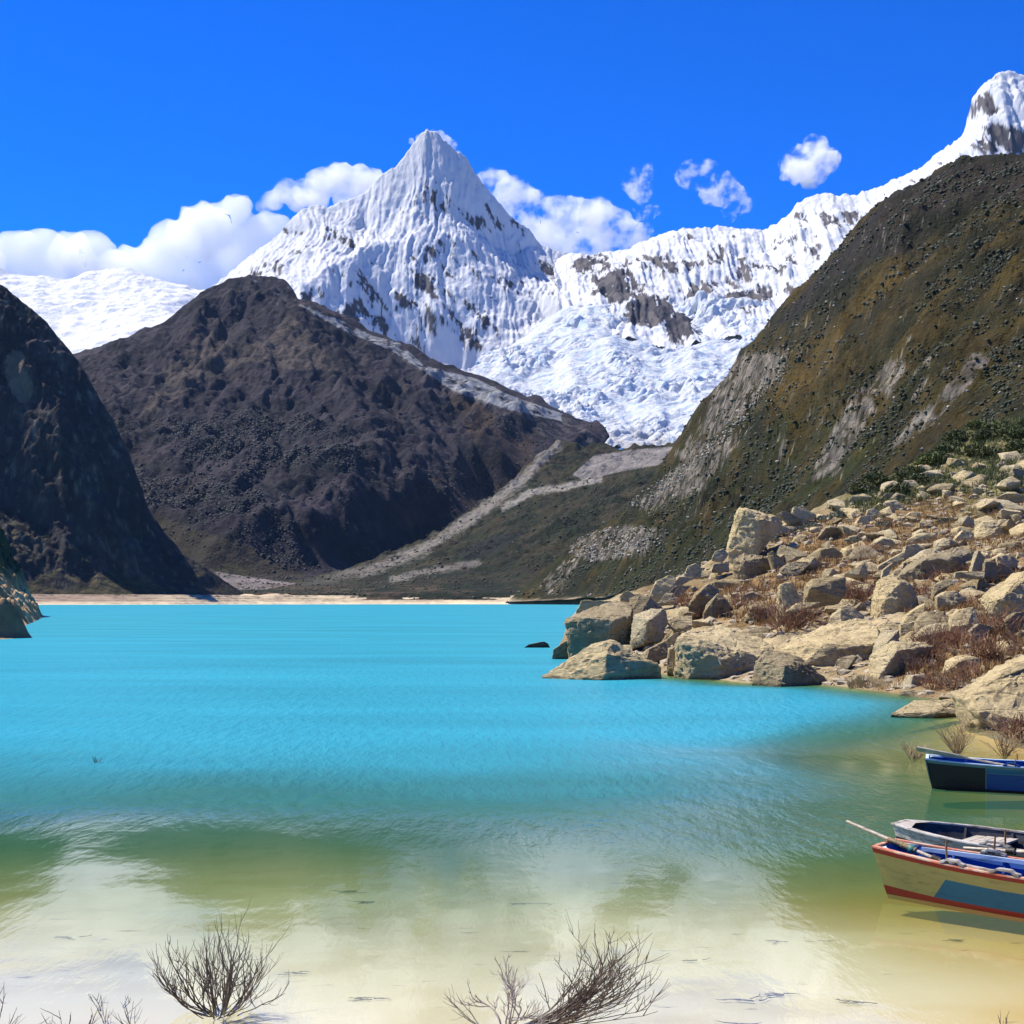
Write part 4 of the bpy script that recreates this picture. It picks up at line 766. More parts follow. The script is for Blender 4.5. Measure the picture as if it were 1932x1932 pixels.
B(C5, 156, [(1028,772),(1062,710,.4),(1222,688,1),(1202,762,.2)], 'dark flat rock left of the dark crowning boulder', 'rock', m_rock3)
B(C5, 158, [(1078,692),(1122,640,.4),(1222,682,.5),(1180,692)], 'grey rock on the skyline left of the dark crowning boulder', 'rock', m_rock2)
B(C5, 152, [(1213,772),(1222,700,.3),(1372,720,.6),(1382,772,.2),(1332,792)], 'grey rubble block below the dark crowning boulder', 'block', m_rock2)
B(C5, 164, [(1508,562),(1522,510,.3),(1602,520,.4),(1562,572)], 'pale rock at the foot of the green bushes', 'rock')
B(C5, 150, [(920,800),(960,730,.3),(1040,715,.4),(1030,780)], 'dark angular rock on the upper skyline', 'rock', m_rock3)
B(C5, 146, [(768,872),(802,820,.3),(872,808,.5),(887,850,.2)], 'low pale rock where the bank meets the dark slope', 'rock')
B(C5, 148, [(570,950),(610,915,.2),(680,890,.4),(660,940,.1)], 'thin dark slab on the skyline behind the sage clumps', 'slab', m_rock2)
B(C5, 140, [(960,850),(1000,815,.2),(1050,810,.3),(1030,870)], 'small grey rock left of the large pale rounded boulder', 'rock', m_rock2)
B(C5, 140, [(1330,800),(1360,760,.2),(1460,790,.5),(1440,815)], 'grey flat rock right of the large pale rounded boulder', 'rock', m_rock2)
B(C5, 150, [(1760,620),(1780,590,.3),(1850,582,.5),(1850,615,.1)], 'grey rock among green plants near the right edge', 'rock', m_rock2)
B(C5, 140, [(1630,800),(1680,780,.3),(1810,790,.6),(1740,815)], 'thin white slab on the upper right of the rock field', 'slab')
B(C5, 145, [(1690,710),(1720,670,.3),(1780,690,.5),(1770,720,.1)], 'dark pyramid rock on the upper right of the rock field', 'rock', m_rock2)
# ------------------------------------------------------------------ rowing boats
def tubes(polys, sides=4):
    V, Fc, o = [], [], 0
    ang = np.arange(sides) * 2 * np.pi / sides
    for P, R in polys:
        P = np.asarray(P, float); R = np.asarray(R, float); k = len(P)
        T = np.gradient(P, axis=0); T /= np.linalg.norm(T, axis=1)[:, None] + 1e-12
        up = np.array([0.31, 0.17, 0.93]) if abs(T[0, 2]) < 0.9 else np.array([1.0, 0.1, 0.05])
        A = np.cross(T, up); A /= np.linalg.norm(A, axis=1)[:, None] + 1e-12; Bv = np.cross(T, A)
        ring = P[:, None] + (A[:, None] * np.cos(ang)[None, :, None] + Bv[:, None] * np.sin(ang)[None, :, None]) * R[:, None, None]
        V.append(ring.reshape(-1, 3))
        i = np.arange(k * sides).reshape(k, sides); j = np.roll(i, -1, 1)
        q = np.stack([i[:-1], j[:-1], j[1:], i[1:]], -1).reshape(-1, 4) + o
        cap = np.array([np.r_[i[-1], [i[-1, -1]] * 0][:4]]) if False else None
        Fc.append(q); o += k * sides
    return np.concatenate(V), np.concatenate(Fc)
class MB:
    def __init__(s): s.V, s.F, s.M = [], [], []
    def quad(s, a, b, c, d, m=0):
        i = len(s.V); s.V += [a, b, c, d]; s.F.append((i, i + 1, i + 2, i + 3)); s.M.append(m)
    def box(s, c, d, ax=None, m=0):
        """box of half sizes d round c with axes ax (3 vectors)"""
        X, Y, Z = ax or (Vector((1, 0, 0)), Vector((0, 1, 0)), Vector((0, 0, 1)))
        c = Vector(c); p = {}
        i = len(s.V)
        for a in (-1, 1):
            for b in (-1, 1):
                for e in (-1, 1): s.V.append(c + X * (a * d[0]) + Y * (b * d[1]) + Z * (e * d[2]))
        for f in ((0,1,3,2),(4,6,7,5),(0,4,5,1),(2,3,7,6),(0,2,6,4),(1,5,7,3)): s.F.append(tuple(i + k for k in f)); s.M.append(m)
    def bar(s, a, b, w, h, up=(0, 0, 1), m=0):
        a, b = Vector(a), Vector(b); X = (b - a); L = X.length; X.normalize(); Y = Vector(up).cross(X).normalized(); Z = X.cross(Y)
        s.box((a + b) / 2, (L / 2, w / 2, h / 2), (X, Y, Z), m)
    def sweep(s, pts, w, h, m=0):
        """strip of rectangular section along points (w across in plan, h up)"""
        P = [Vector(p) for p in pts]; i0 = len(s.V)
        for k, p in enumerate(P):
            t = (P[min(k + 1, len(P) - 1)] - P[max(k - 1, 0)]); t.z = 0; t.normalize(); y = Vector((-t.y, t.x, 0))
            for a, b in ((-1, -1), (1, -1), (1, 1), (-1, 1)): s.V.append(p + y * (a * w / 2) + Vector((0, 0, b * h / 2)))
        for k in range(len(P) - 1):
            for e in range(4): s.F.append((i0 + 4 * k + e, i0 + 4 * k + (e + 1) % 4, i0 + 4 * k + 4 + (e + 1) % 4, i0 + 4 * k + 4 + e)); s.M.append(m)
        n = i0 + 4 * (len(P) - 1); s.F.append((i0 + 3, i0 + 2, i0 + 1, i0)); s.M.append(m); s.F.append((n, n + 1, n + 2, n + 3)); s.M.append(m)
    def build(s, name, mats, parent=None, bev=0.0):
        me = bpy.data.meshes.new(name); me.from_pydata([tuple(v) for v in s.V], [], s.F)
        mats = mats if isinstance(mats, (list, tuple)) else [mats]
        for m in mats: me.materials.append(m)
        me.polygons.foreach_set('material_index', s.M); me.update()
        bm = bmesh.new(); bm.from_mesh(me); bmesh.ops.remove_doubles(bm, verts=bm.verts, dist=0.0008); bmesh.ops.recalc_face_normals(bm, faces=bm.faces)
        if bev: bmesh.ops.bevel(bm, geom=bm.edges[:], offset=bev, segments=2, affect='EDGES', clamp_overlap=True)
        bm.to_mesh(me); bm.free()
        o = bpy.data.objects.new(name, me); COL.objects.link(o); o.parent = parent
        return o
P_ = paint_mat
M_cream = P_('cream_boat_paint', (0.44, 0.345, 0.10), (0.28, 0.21, 0.075), .35); M_red = P_('red_boat_paint', (0.33, 0.028, 0.016), (0.20, 0.06, 0.04), 0.3)
M_panel = P_('steel_blue_paint', (0.028, 0.135, 0.185), (0.03, 0.10, 0.13), 0.35); M_inblue = P_('bright_blue_paint', (0.025, 0.085, 0.30), (0.02, 0.04, 0.10), 0.5)
M_orange = P_('sunlit_worn_red_paint', (0.50, 0.15, 0.075), (0.55, 0.42, 0.30), 0.7); M_black = P_('black_boat_paint', (0.012, 0.014, 0.013), (0.03, 0.032, 0.03), 0.2)  # gunwale-top red lightened to orange as painted sunlight, with real wear
M_navy = P_('navy_boat_paint', (0.014, 0.065, 0.19), (0.012, 0.04, 0.10), 0.4); M_pale = P_('pale_blue_paint', (0.50, 0.60, 0.68), (0.25, 0.38, 0.48), 0.5)
M_teal = P_('pale_teal_paint', (0.12, 0.20, 0.165), (0.09, 0.13, 0.11), 0.4); M_white = P_('weathered_white_paint', (0.46, 0.43, 0.38), (0.20, 0.17, 0.13), 0.7)
M_grey = P_('dark_grey_bilge', (0.045, 0.045, 0.05), (0.02, 0.02, 0.022), 0.5); M_wood = P_('bare_grey_wood', (0.42, 0.38, 0.32), (0.24, 0.20, 0.15), 0.6, scale=20); M_brown = P_('brown_wood', (0.21, 0.11, 0.05), (0.10, 0.05, 0.025), 0.5, scale=20)
M_rope = P_('hemp_wrapping', (0.30, 0.215, 0.10), (0.12, 0.08, 0.04), 0.7, scale=60); M_oar = P_('worn_oar_wood', (0.50, 0.43, 0.32), (0.26, 0.19, 0.12), 0.6, scale=26); M_green = P_('green_twine', (0.06, 0.20, 0.15)); M_tar = P_('black_leather', (0.03, 0.026, 0.022))
class Boat:
    def __init__(s, name, loc, d, L, w, zs, label, mats, flare=0.13, keel=-0.06, rake=0.13):
        s.root = empty(name, (loc[0], loc[1], 0), math.atan2(d[1], d[0])); tag(s.root, label, 'boat', 'rowing boats moored at the shore')
        s.L, s.w, s.zs, s.flare, s.keel, s.rake = L, w, zs, flare, keel, rake
    def W(s, x): return float(np.interp(x, [p[0] for p in s.w], [p[1] for p in s.w]))
    def Z(s, x): return float(np.interp(x, [p[0] for p in s.zs], [p[1] for p in s.zs]))
    def pt(s, x, side, f, inset=0.0):
        """point on the side planking: f 0 bottom .. 1 gunwale"""
        zt = s.Z(x); zb = s.keel; z = zb + (zt - zb) * f
        wt = s.W(x); wb = max(0.10, wt - s.flare - 0.05); b = wb + (wt - wb) * (f ** 0.75)
        xr = x + s.rake * (1 - f) * max(0.0, 1 - x / 0.8)
        return Vector((xr, side * (b - inset), z))
XS = [0, .05, .15, .3, .5, .7, .9, 1.1, 1.3, 1.5, 1.7, 1.9, 2.1, 2.4, 2.7, 3.0, 3.3, 3.6, 3.9, 4.2, 4.5]
def hull(b, mats, paint, rows):
    m = MB()
    for side in (-1, 1):
        for i in range(len(XS) - 1):
            for j in range(len(rows(0)) - 1):
                x0, x1 = XS[i], XS[i + 1]; r0, r1 = rows(x0), rows(x1)
                a, c = [x0 + paint['slant'] * (r0[j + k] - 0.5) * (1 if abs(x0 - paint['xb']) < 0.12 else 0) for k in (0, 1)], [x1 + paint['slant'] * (r1[j + k] - 0.5) * (1 if abs(x1 - paint['xb']) < 0.12 else 0) for k in (0, 1)]
                m.quad(b.pt(a[0], side, r0[j]), b.pt(c[0], side, r1[j]), b.pt(c[1], side, r1[j + 1]), b.pt(a[1], side, r0[j + 1]), paint['f'](j, (x0 + x1) / 2))
    for i in range(len(XS) - 1): m.quad(b.pt(XS[i], -1, 0), b.pt(XS[i + 1], -1, 0), b.pt(XS[i + 1], 1, 0), b.pt(XS[i], 1, 0), paint['bottom'])
    for x in (XS[0], XS[-1]):
        for j in range(len(rows(x)) - 1):
            r = rows(x); m.quad(b.pt(x, -1, r[j]), b.pt(x, 1, r[j]), b.pt(x, 1, r[j + 1]), b.pt(x, -1, r[j + 1]), paint['end'])
    return m.build('hull', mats, b.root)
def inside(b, mat, floor_mat, t=0.045):
    m = MB()
    for side in (-1, 1):
        for i in range(len(XS) - 1):
            for f0, f1 in ((0.12, .3), (.3, .5), (.5, .74), (.74, .985)): m.quad(b.pt(max(XS[i], .05), side, f0, t), b.pt(XS[i + 1] - (.05 if i == len(XS) - 2 else 0), side, f0, t), b.pt(XS[i + 1] - (.05 if i == len(XS) - 2 else 0), side, f1, t), b.pt(max(XS[i], .05), side, f1, t))
    for x in (0.05, XS[-1] - 0.05):
        for f0, f1 in ((0.12, .5), (.5, .985)): m.quad(b.pt(x, -1, f0, t), b.pt(x, 1, f0, t), b.pt(x, 1, f1, t), b.pt(x, -1, f1, t))
    m.build('inner_planking', mat, b.root)
    m = MB()
    for i in range(1, len(XS) - 2): m.quad(b.pt(XS[i], -1, .13, t), b.pt(XS[i + 1], -1, .13, t), b.pt(XS[i + 1], 1, .13, t), b.pt(XS[i], 1, .13, t))
    m.build('floor_boards', floor_mat, b.root)
    for x in (0.75, 1.35, 1.95, 2.55, 3.15, 3.75):
        for side in (-1, 1):
            m = MB()
            for f0, f1 in ((.13, .45), (.45, .75), (.75, .97)): m.bar(b.pt(x, side, f0, t + .018), b.pt(x, side, f1, t + .018), .035, .03, up=(1, 0, 0))
            m.build('rib', mat, b.root)
def gunwales(b, top_mat, w=0.075, h=0.022, name='gunwale'):
    for side in (-1, 1):
        m = MB(); m.sweep([b.pt(x, side, 1.0, 0.018) + Vector((0, 0, 0.006)) for x in XS], w, h); m.build(name, top_mat, b.root, 0.004)
    m = MB(); p, q = b.pt(0, -1, 1, .05), b.pt(0, 1, 1, .05); m.bar(p + Vector((.03, 0, .008)), q + Vector((.03, 0, .008)), .06, .024); m.build('transom_cap', top_mat, b.root, 0.004)
def strake(b, mat, f0, f1, out=0.014, name='rubbing_strake'):
    for side in (-1, 1):
        m = MB()
        for i in range(len(XS) - 1):
            a, c = XS[i], XS[i + 1]
            A = [b.pt(a, side, f0, -out), b.pt(c, side, f0, -out), b.pt(c, side, f1, -out), b.pt(a, side, f1, -out)]
            I = [b.pt(a, side, f0, 0.002), b.pt(c, side, f0, 0.002), b.pt(c, side, f1, 0.002), b.pt(a, side, f1, 0.002)]
            m.quad(*A); m.quad(A[3], A[2], I[2], I[3]); m.quad(I[0], I[1], A[1], A[0])
            if i == 0: m.quad(A[0], A[3], I[3], I[0])
        m.build(name, mat, b.root)
def thwart(b, x, wd, mat, f=0.72):
    m = MB(); hw = b.pt(x, 1, f).y - .045; z = b.pt(x, 1, f).z
    for k in range(2): m.box((x + (k - .5) * wd * .52, 0, z), (wd * .25, hw - .02, .014))
    m.build('thwart', mat, b.root, 0.003)
def pin(b, x, side, h, mat, lean=0.0, curve=0.0):
    p = b.pt(x, side, 1.0, .02)
    P = [p + Vector((lean * t + curve * math.sin(t * 3.1), 0, -0.06 + (h + .06) * t)) for t in np.linspace(0, 1, 7)]
    V, Fq = tubes([([tuple(v) for v in P], [.013] * 6 + [.009])], 6); link('thole_pin', np_mesh('thole_pin', V, Fq), b.root, mat)
def pad(b, x, side, mat, L=0.30):
    m = MB(); pts = []
    for k, (u, dz) in enumerate(((-.5, .0), (-.32, .012), (-.22, .040), (.22, .040), (.32, .012), (.5, .0))): pts.append(b.pt(x + u * L, side, 1.0, .018) + Vector((0, 0, .028 + dz)))
    m.sweep(pts, .085, .03); m.build('oarlock_pad', mat, b.root, 0.004)
def knee(b, side, mat):
    m = MB(); z = b.Z(0.05) - .004; a = b.pt(.05, side, 1, .04); a.z = z; p = b.pt(.32, side, 1, .05); p.z = b.Z(.3) - .004; q = Vector((.09, side * (b.W(.05) - .22), z)); c = Vector((.13, side * (b.W(.1) - .13), z))
    dz = Vector((0, 0, -.02))
    m.quad(a, p, c, q); m.quad(a + dz, q + dz, c + dz, p + dz); m.quad(p, p + dz, c + dz, c); m.quad(c, c + dz, q + dz, q); m.quad(a, a + dz, p + dz, p); m.quad(q, q + dz, a + dz, a); m.build('corner_knee', mat, b.root)

# A: cream and blue boat with red gunwale
dA = (0.775, -0.632)
bA = Boat('rowing_boat', (4.64, 17.56), dA, 4.5, [(0, .33), (.5, .41), (1.0, .49), (1.6, .565), (2.3, .62), (3.0, .62), (3.7, .55), (4.2, .44), (4.5, .36)], [(0, .585), (.4, .545), (1.0, .50), (1.7, .47), (2.5, .46), (3.4, .48), (4.5, .56)], 'nearest rowing boat, cream and blue hull with red gunwale and blue inside', None)
def rowsA(x):
    z0, z1 = bA.keel, bA.Z(x); st = float(np.interp(x, [0, .5, 1.2, 2, 4.5], [.115, .085, .06, .05, .045]))
    return [0, (0.0 - z0) / (z1 - z0), (st - z0) / (z1 - z0), 1 - .185 / (z1 - z0), 1 - .07 / (z1 - z0), 1.0]
hull(bA, [M_cream, M_red, M_panel], dict(slant=.42, xb=.9, bottom=1, end=0, f=lambda j, x: 1 if j < 2 else (2 if j == 2 and x > .9 else 0)), rowsA)
inside(bA, M_inblue, M_inblue); strake(bA, M_red, .90, 1.0); gunwales(bA, M_orange); thwart(bA, .42, .26, M_inblue, .62); thwart(bA, 2.0, .22, M_inblue); thwart(bA, 3.3, .22, M_inblue)
for sd in (-1, 1): knee(bA, sd, M_pale)
pad(bA, 1.08, -1, M_white); pad(bA, 1.72, -1, M_white, .36); pad(bA, 1.2, 1, M_white); pin(bA, 1.03, -1, .30, M_brown, -.03, -.015); pin(bA, 1.2, 1, .24, M_brown, .02)
m = MB(); m.bar(bA.pt(.35, 1, .93, .045), bA.pt(2.6, 1, .93, .045), .03, .05); m.build('side_stringer', M_pale, bA.root)
# B: weathered white boat with dark inside, moored behind A
bB = Boat('rowing_boat', (5.33, 19.38), (0.76, -0.65), 4.5, [(0, .19), (.35, .40), (.8, .58), (1.3, .68), (2.0, .72), (3.0, .70), (3.8, .58), (4.5, .40)], [(0, .56), (.6, .53), (1.4, .49), (2.5, .475), (4.5, .55)], 'weathered white rowing boat with dark grey inside, moored behind the cream boat', None)
hull(bB, [M_white, M_black, M_red], dict(slant=0, xb=9, bottom=1, end=0, f=lambda j, x: 1 if j < 3 else 0), lambda x: [0, .2, .5, .74, .92, 1.0])
inside(bB, M_grey, M_grey); gunwales(bB, M_white, .085); strake(bB, M_white, .9, 1.0)
m = MB(); m.quad(Vector((.04, -.17, .575)), Vector((.34, -.36, .56)), Vector((.22, .05, .567)), Vector((.04, .17, .575))); m.quad(Vector((.04, .17, .575)), Vector((.22, .05, .567)), Vector((.34, .36, .56)), Vector((.05, .18, .574))); m.build('bow_deck', M_wood, bB.root)
m = MB()
for k in range(4): m.box((.95 + .14 * k, -.02, .40), (.066, bB.W(.95 + .14 * k) - .07, .013))
m.build('thwart', M_wood, bB.root, .003); thwart(bB, 2.5, .24, M_wood)
pin(bB, 1.75, -1, .24, M_brown, .0); pad(bB, 1.62, -1, M_white, .4); pin(bB, 1.8, 1, .22, M_brown)
# C: black and navy boat farther off
bC = Boat('rowing_boat', (8.06, 27.4), (0.955, -0.297), 4.5, [(0, .40), (.6, .48), (1.2, .55), (2.0, .62), (3.0, .62), (3.8, .52), (4.5, .38)], [(0, .57), (.6, .53), (1.3, .495), (2.4, .475), (4.5, .56)], 'black and navy blue rowing boat with pale gunwale, farthest of the three', None)
hull(bC, [M_black, M_navy, M_teal, M_panel], dict(slant=0, xb=9, bottom=0, end=0, f=lambda j, x: 2 if j >= 4 else (0 if x < 1.1 or j < 1 else (3 if j == 3 else 1))), lambda x: [0, .17, .45, .74, .90, 1.0])
inside(bC, M_inblue, M_navy); gunwales(bC, M_pale, .085); thwart(bC, 2.1, .24, M_inblue); thwart(bC, 3.3, .24, M_inblue)
for sd in (-1, 1): knee(bC, sd, M_pale)
for a, c in (((1.1, .2), (1.1, .9)),):
    m = MB(); m.bar(bC.pt(1.1, -1, .18, -.005), bC.pt(1.1, -1, .9, -.005), .012, .02, up=(1, 0, 0)); m.build('panel_bead', M_teal, bC.root)
m = MB(); m.sweep([bC.pt(x, -1, .745, -.006) for x in XS[7:]], .014, .016); m.build('panel_bead', M_teal, bC.root)
m = MB(); m.bar(bC.pt(0, -1, .30, -.006), bC.pt(0, -1, .98, -.006), .05, .02, up=(1, 0, 0)); m.build('stem_post', M_teal, bC.root)
pin(bC, 1.62, -1, .15, M_brown); pin(bC, 1.7, 1, .15, M_brown); pad(bC, 1.55, -1, M_navy, .3); pad(bC, 2.1, -1, M_pale, .3)

def oar(name, a, b, label, blade=None, mats=None, r=0.024, wraps=()):
    """oar from a (handle or blade tip) to b; blade = (fraction where the neck starts, width)"""
    a, b = Vector(a), Vector(b); o = empty(name, a); tag(o, label, 'oar', 'oars lying in the boats')
    L = (b - a).length; t = (b - a) / L; side = t.cross(Vector((0, 0, 1))).normalized(); up = side.cross(t)
    s0 = blade[0] * L if blade else 0.0
    P = [t * (s0 + (L - s0) * k) for k in np.linspace(0, 1, 10)]
    V, Fq = tubes([([tuple(p) for p in P], list(np.linspace(r * .85, r * 1.15, 10)))], 8); link('shaft', np_mesh('shaft', V, Fq), o, M_oar)
    if blade:
        m = MB(); w = blade[1]; n = 8
        for i in range(n):
            q = [i / n, (i + 1) / n]; ww = [w * (1 if v < .72 else 1 - (v - .72) / .28 * .72) / 2 for v in q]
            tilt = side * .80 + up * .60
            e = [t * (s0 * 1.05 * v) for v in q]; th = up * .80 - side * .60
            for sgn in (1, -1): m.quad(e[0] - tilt * ww[0] + th * .011 * sgn, e[1] - tilt * ww[1] + th * .011 * sgn, e[1] + tilt * ww[1] + th * .011 * sgn, e[0] + tilt * ww[0] + th * .011 * sgn)
            for sd in (1, -1): m.quad(e[0] + tilt * ww[0] * sd - th * .011, e[1] + tilt * ww[1] * sd - th * .011, e[1] + tilt * ww[1] * sd + th * .011, e[0] + tilt * ww[0] * sd + th * .011)
        q = w / 2; tilt = side * .80 + up * .60; th = up * .80 - side * .60
        m.quad(-tilt * q - th * .011, tilt * q - th * .011, tilt * q + th * .011, -tilt * q + th * .011)
        m.build('blade', M_wood, o)
    for f0, f1, mt, k in wraps:
        n = max(2, int((f1 - f0) * L / .02)); P = [t * (L * (f0 + (f1 - f0) * i / n)) for i in range(n + 1)]
        R = [r * (1.25 + (.28 if i % 2 else 0)) * k for i in range(n + 1)]
        V, Fq = tubes([([tuple(p) for p in P], R)], 8); link('wrapping', np_mesh('wrapping', V, Fq), o, mt)
    return o
def wp(px, py, Y): return W(px, py, Y)
oar('oar', wp(1597, 1549.6, 17.9), wp(1800, 1636, 16.95), 'oar with rope wrapped loom sticking out over the cream boat', wraps=((.40, .52, M_rope, 1), (.52, .66, M_rope, 1.3), (.60, .64, M_green, 1.65), (.80, .88, M_tar, 1.35)))
oar('oar', wp(1729.5, 1412.5, 27.05), wp(1990, 1461, 26.2), 'oar with broad grey blade pointing off the black and navy boat', blade=(.36, .15), r=.02)
oar('oar', wp(1818, 1600, 17.75), wp(1990, 1612, 17.0), 'white pole with dark grips lying on the weathered white boat', wraps=((.28, .34, M_tar, 1.4), (.48, .58, M_tar, 1.4)))
m = MB(); m.bar(bA.pt(.95, -1, 1, .12) + Vector((0, 0, .02)), bA.pt(1.62, -1, 1, .02) + Vector((0, 0, .035)), .05, .022)
o = m.build('plank', M_white, None, .003); o.location = bA.root.location; o.rotation_euler = bA.root.rotation_euler; tag(o, 'short white board lying along the red gunwale of the cream boat', 'board')
# ------------------------------------------------------------------ plants, gravel, debris
def stem_mat(name, a, b, rough=0.8):
    m, n, l = new_mat(name)
    out = nd(n, 'ShaderNodeOutputMaterial'); p = nd(n, 'ShaderNodeBsdfPrincipled', Roughness=rough); tc = nd(n, 'ShaderNodeNewGeometry'); nz = nd(n, 'ShaderNodeTexNoise', Scale=14.0, Detail=4.0); l.new(tc.outputs['Position'], nz.inputs['Vector'])
    oi = nd(n, 'ShaderNodeObjectInfo'); cr = nd(n, 'ShaderNodeValToRGB'); cr.color_ramp.elements[0].position = .35; cr.color_ramp.elements[1].position = .65
    cr.color_ramp.elements[0].color = (*a, 1); cr.color_ramp.elements[1].color = (*b, 1); l.new(nz.outputs['Fac'], cr.inputs[0])
    mr = nd(n, 'ShaderNodeMapRange'); mr.inputs[3].default_value = .7; mr.inputs[4].default_value = 1.3; l.new(oi.outputs['Random'], mr.inputs[0])
    mx = nd(n, 'ShaderNodeVectorMath', operation='SCALE'); l.new(cr.outputs[0], mx.inputs[0]); l.new(mr.outputs[0], mx.inputs['Scale']); l.new(mx.outputs[0], p.inputs['Base Color']); l.new(p.outputs[0], out.inputs[0])
    return m
m_dark = stem_mat('dark_wet_twigs', (0.040, 0.027, 0.018), (0.11, 0.072, 0.045)); m_palest = stem_mat('bleached_twigs', (0.20, 0.16, 0.12), (0.42, 0.36, 0.29)); m_rust = stem_mat('rusty_twigs', (0.15, 0.066, 0.032), (0.26, 0.135, 0.07)); m_straw = stem_mat('straw_stems', (0.30, 0.21, 0.10), (0.42, 0.32, 0.17))
m_silt = stem_mat('silted_twigs', (0.10, 0.09, 0.10), (0.20, 0.18, 0.17))
m_sage = stem_mat('sage_leaves', (0.075, 0.085, 0.055), (0.15, 0.16, 0.11)); m_leaf = stem_mat('green_leaves', (0.035, 0.052, 0.009), (0.105, 0.115, 0.025)); m_orange = stem_mat('orange_grass', (0.19, 0.095, 0.025), (0.32, 0.19, 0.06))
m_twiggy = stem_mat('dark_scrub', (0.014, 0.017, 0.004), (0.034, 0.035, 0.010)); m_forest = stem_mat('bluish_scrub', (0.012, 0.014, 0.016), (0.028, 0.030, 0.034)); m_grav = stem_mat('pale_gravel', (0.25, 0.20, 0.13), (0.48, 0.40, 0.27)); m_scree = stem_mat('scree_stones', (0.16, 0.14, 0.11), (0.36, 0.31, 0.25))
def grow(rs, base, d, L, r, lvl, out, up=0.35, wig=0.22, nseg=7, branch=3, spread=0.7, keep=0.55):
    P = [np.array(base, float)]; d = np.array(d, float); d /= np.linalg.norm(d)
    for i in range(nseg):
        d = d + rs.normal(0, wig, 3) * 0.5 + np.array([0, 0, up]) / nseg; d /= np.linalg.norm(d)
        P.append(P[-1] + d * L / nseg)
    out.append((np.array(P), np.linspace(r, r * 0.42, nseg + 1)))
    if lvl > 0:
        for _ in range(branch):
            k = rs.randint(max(1, nseg // 4), nseg); dd = P[min(k + 1, nseg)] - P[k]; dd = dd / np.linalg.norm(dd)
            nd_ = dd + rs.normal(0, spread, 3) * np.array([1, 1, .6]) * .7
            grow(rs, P[k], nd_, L * keep * rs.uniform(.6, 1.1), r * .62, lvl - 1, out, up, wig, max(3, nseg - 2), branch, spread, keep)
def shrub_mesh(name, seed, n, H, spreadr, r, lvl=2, branch=3, lean=(0, 0), up=.35, base=.06, wig=.22, sides=3, keep=.55):
    rs = np.random.RandomState(seed); out = []
    for i in range(n):
        a = rs.uniform(0, 2 * np.pi); t = rs.uniform(0, 1) ** .7
        d = (math.cos(a) * t * spreadr + lean[0], math.sin(a) * t * spreadr + lean[1], 1.0 - .35 * t)
        b = (math.cos(a) * base * rs.uniform(0, 1), math.sin(a) * base * rs.uniform(0, 1), -0.05)
        grow(rs, b, d, H * rs.uniform(.75, 1.1), r * rs.uniform(.6, 1.1), lvl, out, up, wig, 8, branch, .75, keep)
    V, Fq = tubes(out, sides)
    return np_mesh(name, V, Fq)
# the two bare shrubs standing in the shallows
o = link('bare_shrub', shrub_mesh('bare_shrub', 3, 44, .60, 2.3, .0068, 2, 3, lean=(.15, 0), up=1.0, base=.17, wig=.24, sides=5, keep=.58), None, m_dark); o.location = (*W(415, 1905, 12.42)[:2], 0.0); o.scale = (1.15, 1.0, .97)
tag(o, 'round dark leafless shrub standing in shallow water near the bottom left', 'shrub', 'leafless shrubs in the shallows')
o = link('bare_shrub', shrub_mesh('bare_shrub', 8, 10, .50, 1.1, .0105, 3, 3, lean=(-.05, 0), up=.6, base=.05, wig=.42, sides=5, keep=.6), None, m_palest); o.location = (*W(955, 1938, 11.9)[:2], 0.0)
tag(o, 'pale gnarled leafless shrub at the bottom centre, left of the dark sweeping one', 'shrub', 'leafless shrubs in the shallows')
o = link('bare_shrub', shrub_mesh('bare_shrub', 12, 42, .92, .95, .0066, 2, 3, lean=(2.1, .1), up=.75, base=.10, wig=.22, sides=5, keep=.5), None, m_dark); o.location = (*W(1000, 1935, 12.0)[:2], 0.0); o.scale = (1.3, 1, .80)
tag(o, 'dark leafless shrub at the bottom centre whose branches sweep to the right', 'shrub', 'leafless shrubs in the shallows')
def sprig(px, py, Y, H, seed, n, mat, lean, label, z=None, spread=.4, r=.006, lvl=1, name='bare_twig', group='twigs along the bottom edge', cat='twig'):
    o = link(name, shrub_mesh(name, seed, n, H, spread, r, lvl, 3, lean=lean, base=.03, sides=4), None, mat); o.location = W(px, py, Y) if z is None else (*W(px, py, Y)[:2], z); tag(o, label, cat, group); return o
sprig(-12, 1975, 11.4, .46, 21, 5, m_dark, (.35, 0), 'cluster of dark twigs cut off by the bottom left corner')
sprig(100, 1960, 11.55, .17, 22, 3, m_dark, (0, 0), 'short dark twigs at the bottom edge right of the corner cluster')
sprig(128, 1965, 11.5, .36, 23, 3, m_dark, (-.1, 0), 'forked dark twig at the bottom edge below the tiny sprig')
sprig(152, 1960, 11.6, .30, 24, 3, m_dark, (.1, 0), 'pair of thin upright twigs at the bottom edge')
sprig(190, 1893, 12.6, .17, 25, 3, m_dark, (-.2, 0), 'tiny dark sprig alone in the shallows left of the round shrub', z=-.02)
sprig(232, 1885, 12.7, .09, 26, 2, m_dark, (.4, 0), 'tiny bent sprig just left of the round dark shrub', z=-.02)
sprig(212, 1955, 11.7, .30, 27, 3, m_palest, (-.1, 0), 'pale forked twig at the bottom edge left of the round shrub')
sprig(262, 1965, 11.6, .42, 28, 4, m_dark, (-.05, 0), 'upright dark twigs at the bottom edge below the round shrub')
sprig(1890, 1960, 11.7, .26, 29, 2, m_dark, (-.15, 0), 'thin dark twig at the bottom edge near the right corner')
sprig(905, 1925, 12.1, .34, 30, 4, m_palest, (-.9, 0), 'low bleached branch lying in the water left of the pale gnarled shrub', z=0, spread=.25)
